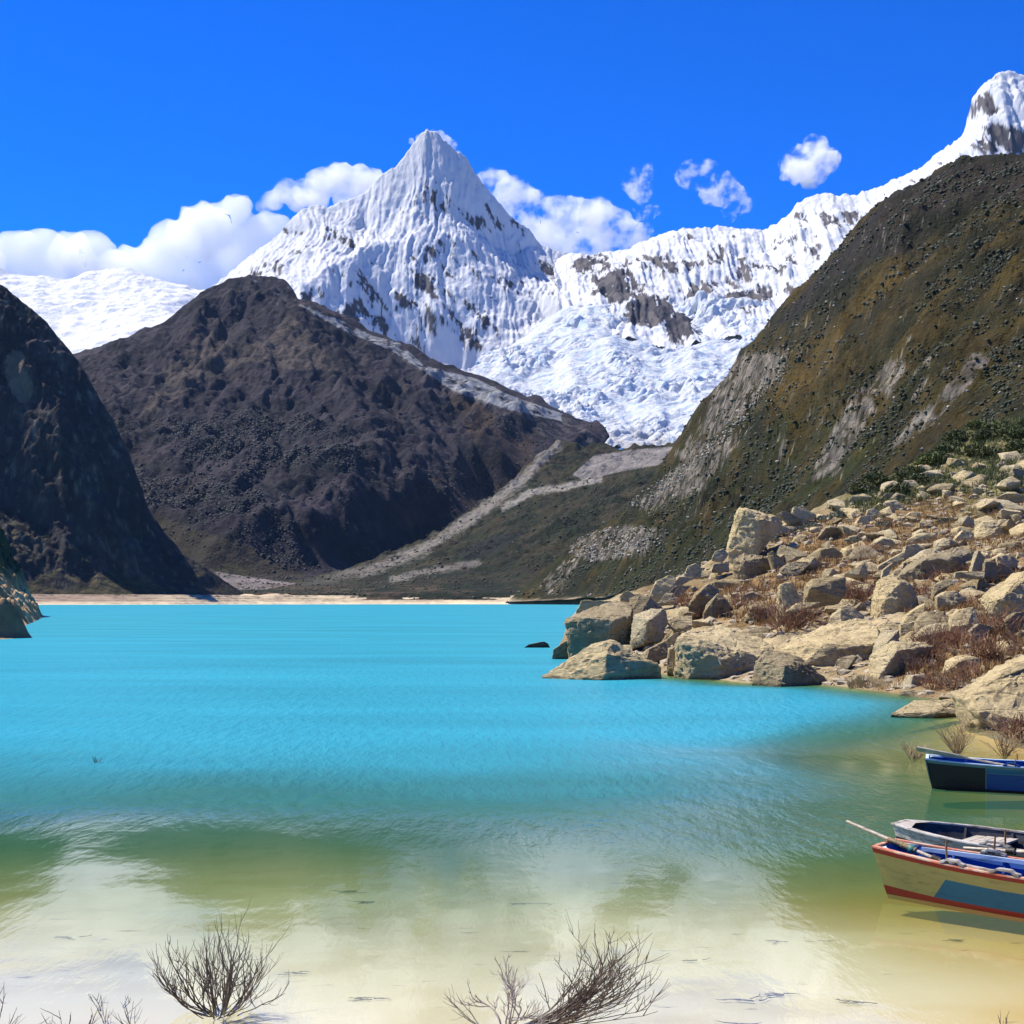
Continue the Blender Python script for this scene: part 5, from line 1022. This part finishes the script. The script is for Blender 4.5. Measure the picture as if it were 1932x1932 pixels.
sprig(183, 1438, 31.5, .26, 31, 7, m_dark, (0, 0), 'row of tiny stick ends far out in the ruffled water', z=-.03, spread=1.0, r=.012, lvl=0)
# reedy stems by the black and navy boat
for px, py, Y, H, n, lab in ((1722, 1431, 32.3, .45, 26, 'straw stems in the water left of the grey oar blade'), (1805, 1422, 33.5, .75, 46, 'thick straw stems in the water behind the grey oar blade'), (1895, 1424, 33.0, .6, 26, 'thin straw stems in the water behind the black and navy boat')):
    sprig(px, py, Y, H, int(px), n, m_straw, (0, 0), lab, z=-.05, spread=.5, r=.010, lvl=1, name='reed_clump', group='straw stems by the boats', cat='reeds')
    COL.objects[-1].scale = (1.25, 1, 1)

# ---- on the bank
def hit(px, py, T=T_bk, y0=34, y1=260):
    Y = np.geomspace(y0, y1, 500); x = (px - CX) / F * Y; z = CAMZ + (HY - py) / F * Y
    tz = sample_z(T, x, Y); k = np.nonzero(tz >= z)[0]
    k = k[0] if len(k) else -1
    return float(x[k]), float(Y[k]), float(tz[k])
ANCH = [(o['label'], PX(*o.location)) for o, _, _ in ROCKS.values() if len(o['label'].split()) <= 8 and ' edge' not in o['label']]
_seen = {}
def relabel(head, px, py):
    best = min(ANCH, key=lambda a: (a[1][0] - px) ** 2 + (a[1][1] - py) ** 2)
    dx, dy = px - best[1][0], py - best[1][1]
    rel = ('right of' if dx > 0 else 'left of') if abs(dx) > abs(dy) * 1.2 else ('below' if dy > 0 else 'above')
    return f'{head} {rel} the {best[0]}'
variants = [shrub_mesh('bare_shrub', 40 + i, 34, 1.0, .95, .016, 2, 2, up=.4, base=.16, wig=.25) for i in range(6)]
SH = [(1290,1152,1.5),(1305,1172,1.2),(1403,1138,1.3),(1385,1150,1.1),(1426,1174,1.5),(1452,1174,1.6),(1488,1180,1.6),(1483,1194,1.4),(1508,1186,1.5),(1528,1162,1.3),(1584,1136,1.5),(1609,1126,1.5),(1621,1106,1.5),(1634,1138,1.6),(1609,1150,1.4),(1619,1046,1.5),(1641,1050,1.4),(1626,1056,1.3),(1742,1086,1.4),(1773,1106,1.4),(1735,1136,1.3),(1848,1106,1.5),(1836,1092,1.4),(1861,1088,1.4),(1873,1204,1.5),(1899,1194,1.4),(1798,1204,1.4),(1773,1222,1.4),(1748,1239,1.4),(1722,1252,1.3),(1811,1222,1.3),(1760,1249,1.2),(1848,1246,1.3),(1873,1246,1.2),(1911,1232,1.3),(1760,1302,.9),(1798,1302,1.0),(1735,1272,1.1),(1830,1283,1.0),(1911,1392,.95),(1940,1400,1.0),(1330,1163,1.0),(1560,1190,1.0),(1690,1118,1.2),(1925,1150,1.4),(1815,1148,1.2)]
for i, (px, py, s) in enumerate(SH):
    x, y, z = hit(px, py) if py < 1385 else W(px, py, 9554 / (py - 1135))
    o = link('bare_shrub', variants[i % 6]); COL.objects
    if not variants[i % 6].materials: variants[i % 6].materials.append(m_rust)
    o.location = (x, y, z - .05); o.scale = (s * 1.15, s * 1.15, s * .8); o.rotation_euler = (0, 0, i * 2.4)
    lab = relabel('bare rusty shrub', px, py) if py < 1385 else ('brown leafless shrub in the water below the huge tan boulder' if px < 1930 else 'brown leafless shrub at the right edge below the huge tan boulder')
    tag(o, lab, 'shrub', 'bare rusty shrubs on the bank')
straw = [shrub_mesh('straw_tuft', 60 + i, 40, .55, .55, .012, 0, 1, up=.2, base=.25, wig=.15) for i in range(3)]
for q in straw: q.materials.append(m_straw)
for i, (px, py, s) in enumerate([(1612,1298,1.1),(1625,1298,1.2),(1640,1296,1.2),(1655,1297,1.0),(1668,1299,.9),(1690,1300,.9),(1722,1296,.9)]):
    x, y, z = hit(px, py); o = link('straw_tuft', straw[i % 3]); o.location = (x, y, z - .03); o.scale = (s,) * 3; o.rotation_euler = (0, 0, i * 1.9)
    tag(o, 'straw coloured grass tuft on the shore between the dome boulder and dark fronted boulder', 'grass tuft', 'straw tufts on the shore')
def leafy(name, seed, n, leaf, R, mat, flat=.75):
    rs = np.random.RandomState(seed); d = rs.normal(size=(n, 3)); d /= np.linalg.norm(d, axis=1)[:, None]; d[:, 2] = np.abs(d[:, 2])
    lob = 1 + .35 * fbm(d[:, 0] * 1.6 + seed, d[:, 1] * 1.6, d[:, 2] * 1.6, 3)
    c = d * (R * rs.uniform(.25, 1, (n, 1)) ** .5) * lob[:, None] * np.array([1, 1, flat])
    a = rs.normal(size=(n, 3)); b = rs.normal(size=(n, 3)) + d; a /= np.linalg.norm(a, axis=1)[:, None]; b /= np.linalg.norm(b, axis=1)[:, None]
    s = (leaf * rs.uniform(.6, 1.5, n))[:, None]
    V = np.stack([c - a * s * .5, c + b * s, c + a * s * .5, c - b * s * .35], 1).reshape(-1, 3)
    me = np_mesh(name, V, np.arange(4 * n).reshape(n, 4), smooth=False); me.materials.append(mat); return me
sage = [leafy('sage_bush', i, 900, .09, .75, m_sage, .7) for i in range(3)]
for i, (px, py, s) in enumerate([(1531,996,1.2),(1495,1006,1.1),(1511,1003,1.0),(1556,982,1.2),(1584,976,1.4),(1612,1024,1.0),(1668,993,1.0),(1674,1010,1.1),(1686,1028,1.0),(1635,926,1.6),(1612,930,1.3),(1769,842,1.6),(1803,814,1.6),(1873,787,1.7),(1783,988,1.1),(1457,1022,.9),(1845,800,1.5)]):
    x, y, z = hit(px, py); o = link('sage_bush', sage[i % 3]); o.location = (x, y, z); o.scale = (s, s, s * .85); o.rotation_euler = (0, 0, i * 2.1)
    tag(o, relabel('grey green sage bush', px, py), 'bush', 'sage bushes on the upper bank')
green = [leafy('green_bush', 10 + i, 1500, .12, 1.0, m_leaf, .8) for i in range(4)]
rs = np.random.RandomState(77)
GB = []
while len(GB) < 44:
    px, py = rs.uniform(1600, 1960), rs.uniform(775, 960)
    lim = np.interp(px, [1600, 1700, 1760, 1820, 1960], [925, 885, 852, 815, 772])
    if py > lim + 3 and py < lim + 48 + (px - 1700) * .12: GB.append((px, py, rs.uniform(.7, 2.0)))
for i, (px, py, s) in enumerate(GB):
    x, y, z = hit(px, py); o = link('green_bush', green[i % 4]); o.location = (x, y, z); o.scale = (s, s, s * .8); o.rotation_euler = (0, 0, i * 1.3)
    tag(o, relabel('leafy green bush', px, py), 'bush', 'green bushes at the top of the bank')
# medium rocks
rock_vars = []
for i in range(8):
    r_ = np.random.RandomState(300 + i); bm = bmesh.new()
    for _ in range(14): bm.verts.new(Vector(r_.normal(size=3)).normalized() * .5 * r_.uniform(.8, 1.1))
    for v in bm.verts: v.co.z *= .65
    bmesh.ops.convex_hull(bm, input=bm.verts[:]); bmesh.ops.delete(bm, geom=[v for v in bm.verts if not v.link_faces], context='VERTS'); carve(bm, .9, 40 + i, .05, 2)
    me = bpy.data.meshes.new('rock'); bm.to_mesh(me); bm.free(); sharp_shade(me); me.materials.append(m_rock if i % 3 else m_rock2); rock_vars.append(me)
k = 0
while k < 280:
    px, py = (rs.uniform(1120, 1945), rs.uniform(860, 1300)) if k % 5 < 3 else (rs.uniform(1520, 1945), rs.uniform(850, 1120))
    lim = np.interp(px, [1120, 1240, 1390, 1560, 1760, 1940], [1165, 1115, 1030, 965, 880, 860])
    if py < lim or py > np.interp(px, [1120, 1200, 1400, 1600, 1700, 1940], [1250, 1262, 1280, 1290, 1300, 1310]): continue
    x, y, z = hit(px, py); o = link('rock', rock_vars[k % 8]); s = rs.uniform(.42, 1.0) ** 2.2 * (1.4 + y / 62); o.location = (x, y, z + .05); o.scale = (s * rs.uniform(.9, 1.5), s, s * rs.uniform(.7, 1)); o.rotation_euler = (rs.uniform(-.4, .4), rs.uniform(-.4, .4), rs.uniform(0, 6.28))
    tag(o, relabel('small rock', px, py), 'rock', 'small rocks strewn on the bank'); k += 1
# gravel and grass as ground cover
def scatter(n, poly, seed, T=T_bk):
    r_ = np.random.RandomState(seed); a, b = np.array(poly).min(0), np.array(poly).max(0); out = []
    Yg = r_.uniform(36, 200, n * 12) ; pxg = r_.uniform(a[0], b[0], n * 12); x = (pxg - CX) / F * Yg; z = sample_z(T, x, Yg); px, py = PX(x, Yg, z)
    ok = inpoly(px, py, poly) & (z > 0.02); idx = np.nonzero(ok)[0][:n]
    return np.stack([x[idx], Yg[idx], z[idx]], 1)
bankpoly = [(1085,1240),(1130,1150),(1240,1110),(1390,1030),(1560,960),(1760,880),(1960,850),(2500,760),(2500,1400),(1960,1330),(1700,1310),(1560,1295),(1260,1275)]
Pg = scatter(11000, bankpoly, 5); Sg = .05 + .26 * np.random.RandomState(6).uniform(0, 1, len(Pg)) ** 2.5 * (0.6 + Pg[:, 1] / 130)
V, Fc, _ = blobs(Pg, Sg, 7, (1.2, 1, .65)); tag(link('gravel', np_mesh('gravel', V, Fc, smooth=False), None, m_grav), 'pale gravel and rubble covering the bank between the boulders', 'gravel', None, 'stuff')
def blades(P, h, w, seed, nb):
    r_ = np.random.RandomState(seed); n = len(P) * nb
    c = np.repeat(P, nb, 0) + np.c_[r_.normal(0, .16, (n, 2)), np.zeros(n)]; a = r_.uniform(0, 6.28, n); hh = h * r_.uniform(.5, 1.3, n); ln = r_.normal(0, .35, (n, 2)) * hh[:, None]
    dx = np.c_[np.cos(a), np.sin(a), np.zeros(n)] * w * .5
    V = np.stack([c - dx, c + dx, c + np.c_[ln, hh]], 1).reshape(-1, 3)
    return V, np.arange(3 * n).reshape(n, 3)
og = [(1470,1085),(1480,1000),(1640,965),(1800,930),(1960,950),(2500,860),(2500,1300),(1960,1300),(1700,1290),(1740,1180),(1640,1110),(1500,1190),(1280,1160),(1270,1130)]
V, Fc = blades(scatter(13000, og, 9), .45, .05, 10, 9); tag(link('dry_grass', np_mesh('dry_grass', V, Fc, smooth=False), None, m_orange), 'orange and rust dry grass between the boulders', 'dry grass', None, 'stuff')
gg = [(1560,965),(1700,890),(1830,815),(1960,770),(2500,640),(2500,860),(1960,950),(1800,930),(1640,975)]
V, Fc = blades(scatter(9000, gg, 11), .6, .08, 12, 9); tag(link('grass', np_mesh('grass', V, Fc, smooth=False), None, m_leaf), 'green grass and herbs on the upper bank', 'grass', None, 'stuff')
# scrub and stones on the far slopes
def pick(T, n, seed, mask):
    r_ = np.random.RandomState(seed); w = mask(T['V'], T['N'], T['px'], T['py']).astype(float) * np.gradient(np.arange(len(T['V'])))
    w = w * T['V'][:, 1] ** 0; idx = r_.choice(len(w), n, p=w / w.sum()); return T['V'][idx] + r_.normal(0, 1.0, (n, 3)) * [1, 1, 0]
def hmask(V, N, px, py):
    n = 1.5 * fbm(V[:, 0] / 70, V[:, 1] / 70, V[:, 2] / 70, 5, .6) - .25; vis = (px > 940) & (px < 1990) & (py > 270) & (py < 1135) & (V[:, 2] > 9)
    bare = inpoly(px, py, [(1700,520),(1800,480),(1700,620),(1560,760),(1470,800)])
    return vis * np.clip(n + .42, 0.02, 1.2) * (1 - .75 * bare)
Pq = pick(T_hs, 34000, 1, hmask); r_ = np.random.RandomState(2); Sq = (r_.uniform(.35, 1.0, len(Pq)) ** 2.5 * 1.7) * np.clip(Pq[:, 1] / 1000, .3, 1.2)
V, Fc, _ = blobs(Pq, Sq, 3, (1.1, 1.1, .8)); tag(link('scrub', np_mesh('scrub', V, Fc), None, m_twiggy), 'dark scrub dotted over the right hillside', 'scrub', None, 'stuff')
def smask(V, N, px, py):
    vis = (px > 960) & (px < 1960) & (py > 330) & (py < 1130) & (V[:, 2] > 6)
    r1 = inpoly(px, py, [(1080,1010),(1180,990),(1260,1000),(1240,1040),(1120,1060),(1075,1045)]) | inpoly(px, py, [(1340,840),(1480,665),(1490,700),(1400,800),(1290,900),(1220,960),(1180,950)])
    return vis * (.10 * np.clip(fbm(V[:, 0] / 40, V[:, 1] / 40, V[:, 2] / 40, 4) + .1, 0, 1) + .8 * r1)
Pq = pick(T_hs, 5000, 4, smask); Sq = r_.uniform(.35, 1.0, len(Pq)) ** 2.5 * 1.7 * np.clip(Pq[:, 1] / 1300, .5, 1.3)
V, Fc, _ = blobs(Pq, Sq, 5, (1.2, 1, .7)); tag(link('scree', np_mesh('scree', V, Fc, smooth=False), None, m_scree), 'pale stones scattered over the right hillside', 'scree', None, 'stuff')
def fmask(V, N, px, py):
    n = fbm(V[:, 0] / 160, V[:, 1] / 160, V[:, 2] / 160, 4)
    z1 = inpoly(px, py, [(240,900),(330,800),(500,760),(720,820),(640,920),(520,880),(480,960),(600,1000),(600,1075),(540,1075),(400,1000),(270,960)])
    return (.9 * z1 + .12 * (py > 780)) * np.clip(1.6 * n + .25, .01, 1)
Pq = pick(T_dh, 17000, 6, fmask); Sq = r_.uniform(.4, 1.0, len(Pq)) ** 1.5 * 3.3
V, Fc, _ = blobs(Pq, Sq, 7, (1, 1, .9)); tag(link('scrub_forest', np_mesh('scrub_forest', V, Fc), None, m_forest), 'bluish scrub forest on the dark hill beyond the lake', 'scrub forest', None, 'stuff')
Pq = pick(T_mo, 5000, 8, lambda V, N, px, py: (py > 900) * np.clip(fbm(V[:, 0] / 60, V[:, 1] / 60, .5, 4) + .3, .02, 1)); Sq = r_.uniform(.5, 1.0, len(Pq)) ** 2 * 2.8
V, Fc, _ = blobs(Pq, Sq, 9, (1, 1, .8)); tag(link('moraine_scrub', np_mesh('moraine_scrub', V, Fc), None, m_twiggy), 'low dark scrub over the moraine and valley floor', 'scrub', None, 'stuff')
# things lying on the bed of the shallows
deb = [(1318,1783,.16),(1010,1668,.30),(655,1645,.30),(700,1665,.22),(555,1805,.16),(1470,1745,.18),(1800,1745,.2),(1560,1920,.34),(1620,1865,.2),(1740,1920,.25),(1850,1700,.3),(1870,1712,.18),(1420,1860,.26),(1470,1850,.22),(1390,1905,.22),(690,1855,.22),(130,1738,.2)]
for i, (px, py, s) in enumerate(deb):
    Y = 9554 / (py - 1135); x = (px - CX) / F * Y; r2 = np.random.RandomState(900 + i); out = []
    zb = -(max(0, float(depth(np.array(x), np.array(Y)))) * .22 + .10) + .02
    for _ in range(5): grow(r2, (r2.normal(0, s * .3), r2.normal(0, .03), 0), (r2.choice([-1, 1]), r2.normal(0, .3), 0), s, .008, 1, out, 0.0, .3, 5, 2, .4)
    V, Fq = tubes([(p * [1, 1, .15], q) for p, q in out], 4); o = link('sunken_twig', np_mesh('sunken_twig', V, Fq), None, m_silt); o.location = (x, Y, zb)
    o.scale = (.7,) * 3; tag(o, 'dark scrap of twigs lying on the pale bed of the shallows', 'twig', 'sunken twigs in the shallows')
# ------------------------------------------------------------------ clouds: real volumes standing behind the peaks
def cloud_mat(name, dens, wisp=False, scale=1 / 120., thr=.48, edge=.06, aniso=0.0):
    m, n, l = new_mat(name); out = nd(n, 'ShaderNodeOutputMaterial'); v = nd(n, 'ShaderNodeVolumePrincipled')
    v.inputs['Color'].default_value = (1, 1, 1, 1); v.inputs['Anisotropy'].default_value = aniso; v.inputs['Density'].default_value = dens
    if wisp:
        tc = nd(n, 'ShaderNodeTexCoord'); mp = nd(n, 'ShaderNodeMapping'); mp.inputs['Scale'].default_value = (1, .5, 1.3); nz = nd(n, 'ShaderNodeTexNoise', Scale=scale, Detail=5.0, Roughness=.62); l.new(tc.outputs['Object'], mp.inputs[0]); l.new(mp.outputs[0], nz.inputs['Vector'])
        mr = nd(n, 'ShaderNodeMapRange'); mr.inputs[1].default_value = thr; mr.inputs[2].default_value = thr + edge; mr.inputs[4].default_value = dens; l.new(nz.outputs['Fac'], mr.inputs[0]); l.new(mr.outputs[0], v.inputs['Density'])
    l.new(v.outputs[0], out.inputs['Volume']); return m
def cloud(spheres, Y, mat, label, vox, depthk=1.0, lump=(.5, .25), seed=0):
    bm = bmesh.new(); k = Y / F
    c0 = W(sum(s[0] for s in spheres) / len(spheres), sum(s[1] for s in spheres) / len(spheres), Y)
    rs = np.random.RandomState(seed)
    for px, py, r in spheres:
        x, y, z = W(px, py, Y); M = Matrix.Translation((x - c0[0], rs.normal(0, .35) * r * k, z - c0[2])) @ Matrix.Diagonal((r * k, r * k * depthk, r * k, 1))
        bmesh.ops.create_icosphere(bm, subdivisions=3, radius=1.0, matrix=M)
    me = bpy.data.meshes.new('tmp'); bm.to_mesh(me); bm.free(); t = bpy.data.objects.new('tmp', me); COL.objects.link(t)
    md = t.modifiers.new('r', 'REMESH'); md.mode = 'VOXEL'; md.voxel_size = vox
    dg = bpy.context.evaluated_depsgraph_get(); me2 = bpy.data.meshes.new_from_object(t.evaluated_get(dg)); bpy.data.objects.remove(t); bpy.data.meshes.remove(me)
    n = len(me2.vertices); P = np.empty(n * 3, np.float32); me2.vertices.foreach_get('co', P); P = P.reshape(-1, 3); N = np.empty(n * 3, np.float32); me2.vertex_normals.foreach_get('vector', N); N = N.reshape(-1, 3)
    R = np.median([s[2] for s in spheres]) * k
    for s, a in ((1.1, lump[0]), (.45, lump[1]), (.2, lump[1] * .5)):
        q = P / (R * s); d = 1 - 2.2 * np.abs(noise(q[:, 0] + seed, q[:, 1], q[:, 2])); P = P + N * (d * R * a * s * .6)[:, None]
    me2.vertices.foreach_set('co', P.astype(np.float32).ravel()); me2.update()
    me2.materials.clear(); o = link('cloud', me2, None, mat); o.location = c0; tag(o, label, 'cloud', 'white clouds in the blue sky'); return o
m_cum = cloud_mat('cumulus', .008); m_cap = cloud_mat('cap_cloud', .010, True, 1 / 260., .36, .2); m_wisp = cloud_mat('wispy_cloud', .011, True, 1 / 110., .50, .20); m_plume = cloud_mat('plume', .012, True, 1 / 60., .40, .2)
cloud([(-60,500,55),(-5,500,52),(40,492,52),(85,488,48),(130,484,47),(180,498,47),(215,512,42),(250,514,44),(290,505,50),(330,470,50),(345,445,36),(390,448,52),(376,425,32),(425,415,36),(447,390,24),(455,400,24),(480,450,46),(515,436,32),(430,490,55),(360,520,50),(290,545,40),(200,540,36),(100,540,40),(20,545,40),(-50,545,45),(60,560,50),(170,560,45),(280,560,45),(360,560,45),(495,470,45)], 9900, m_cum, 'huge white cumulus bank over the snowfield at the left', 26, 0.5, (.32, .12), seed=1)
cloud([(495,388,12),(515,378,18),(545,366,22),(575,358,25),(608,350,28),(645,342,31),(680,342,31),(705,352,28),(730,368,24),(560,386,14),(600,378,18),(650,372,22)], 9500, m_cap, 'smooth lens shaped white cloud behind the left shoulder of the peak', 22, 1.2, (.25, .12), 2)
cloud([(905,352,16),(925,345,18),(945,348,22),(970,385,34),(1000,400,32),(1040,405,30),(1080,415,34),(1120,420,36),(1155,435,34),(1185,450,30),(1205,460,22),(1130,460,34),(1080,465,36),(1030,450,36),(980,430,30)], 9500, cloud_mat('ragged_cumulus', .011, True, 1 / 170., .43, .20), 'white cumulus cloud behind the col right of the peak', 22, 1.1, (.55, .3), 3)
cloud([(1198,335,18),(1205,350,20),(1192,346,15),(1212,365,16),(1216,325,14)], 9400, m_wisp, 'small torn cloud wisp right of the peak, leftmost of the small wisps', 14, 1.5, (.6, .3), 4)
cloud([(1300,328,20),(1325,336,22),(1345,350,24),(1368,364,24),(1390,376,20),(1404,383,14),(1335,322,15),(1380,400,14),(1355,340,18)], 9400, m_wisp, 'long slanting cloud wisp above the fluted snow ridge', 14, 1.5, (.6, .3), 5)
cloud([(1497,318,24),(1518,306,30),(1535,294,27),(1530,325,26),(1550,310,22),(1540,275,18),(1566,300,15)], 9400, cloud_mat('puff', .014, True, 1 / 130., .43, .20), 'compact white puff, the brightest and rightmost of the small clouds', 14, 1.3, (.5, .3), 6)
cloud([(1222,402,14),(1183,420,14),(1236,398,10),(1214,438,16),(1195,410,12)], 9420, m_wisp, 'faint cloud shred just above the right end of the cumulus', 12, 1.5, (.6, .3), 7)
cloud([(806,249,5),(818,251,7),(830,258,9),(842,267,10),(853,278,10),(862,290,8),(790,259,6),(776,265,5)], 9300, m_plume, 'thin cloud plume streaming off the summit of the peak', 9, 1.4, (.4, .3), 8)

# ------------------------------------------------------------------ the air of the valley
bm = bmesh.new(); bmesh.ops.create_cube(bm, size=1.0); me = bpy.data.meshes.new('haze'); bm.to_mesh(me); bm.free()
mh, n, l = new_mat('thin_blue_air'); v = nd(n, 'ShaderNodeVolumePrincipled'); v.inputs['Density'].default_value = 0.65e-5; v.inputs['Color'].default_value = (0.45, 0.66, 1.0, 1)
out = nd(n, 'ShaderNodeOutputMaterial'); l.new(v.outputs[0], out.inputs['Volume'])
hz = link('haze', me, None, mh); hz.scale = (8600, 9120, 2400); hz.location = (-700, 4480, 1105); tag(hz, kind='stuff')
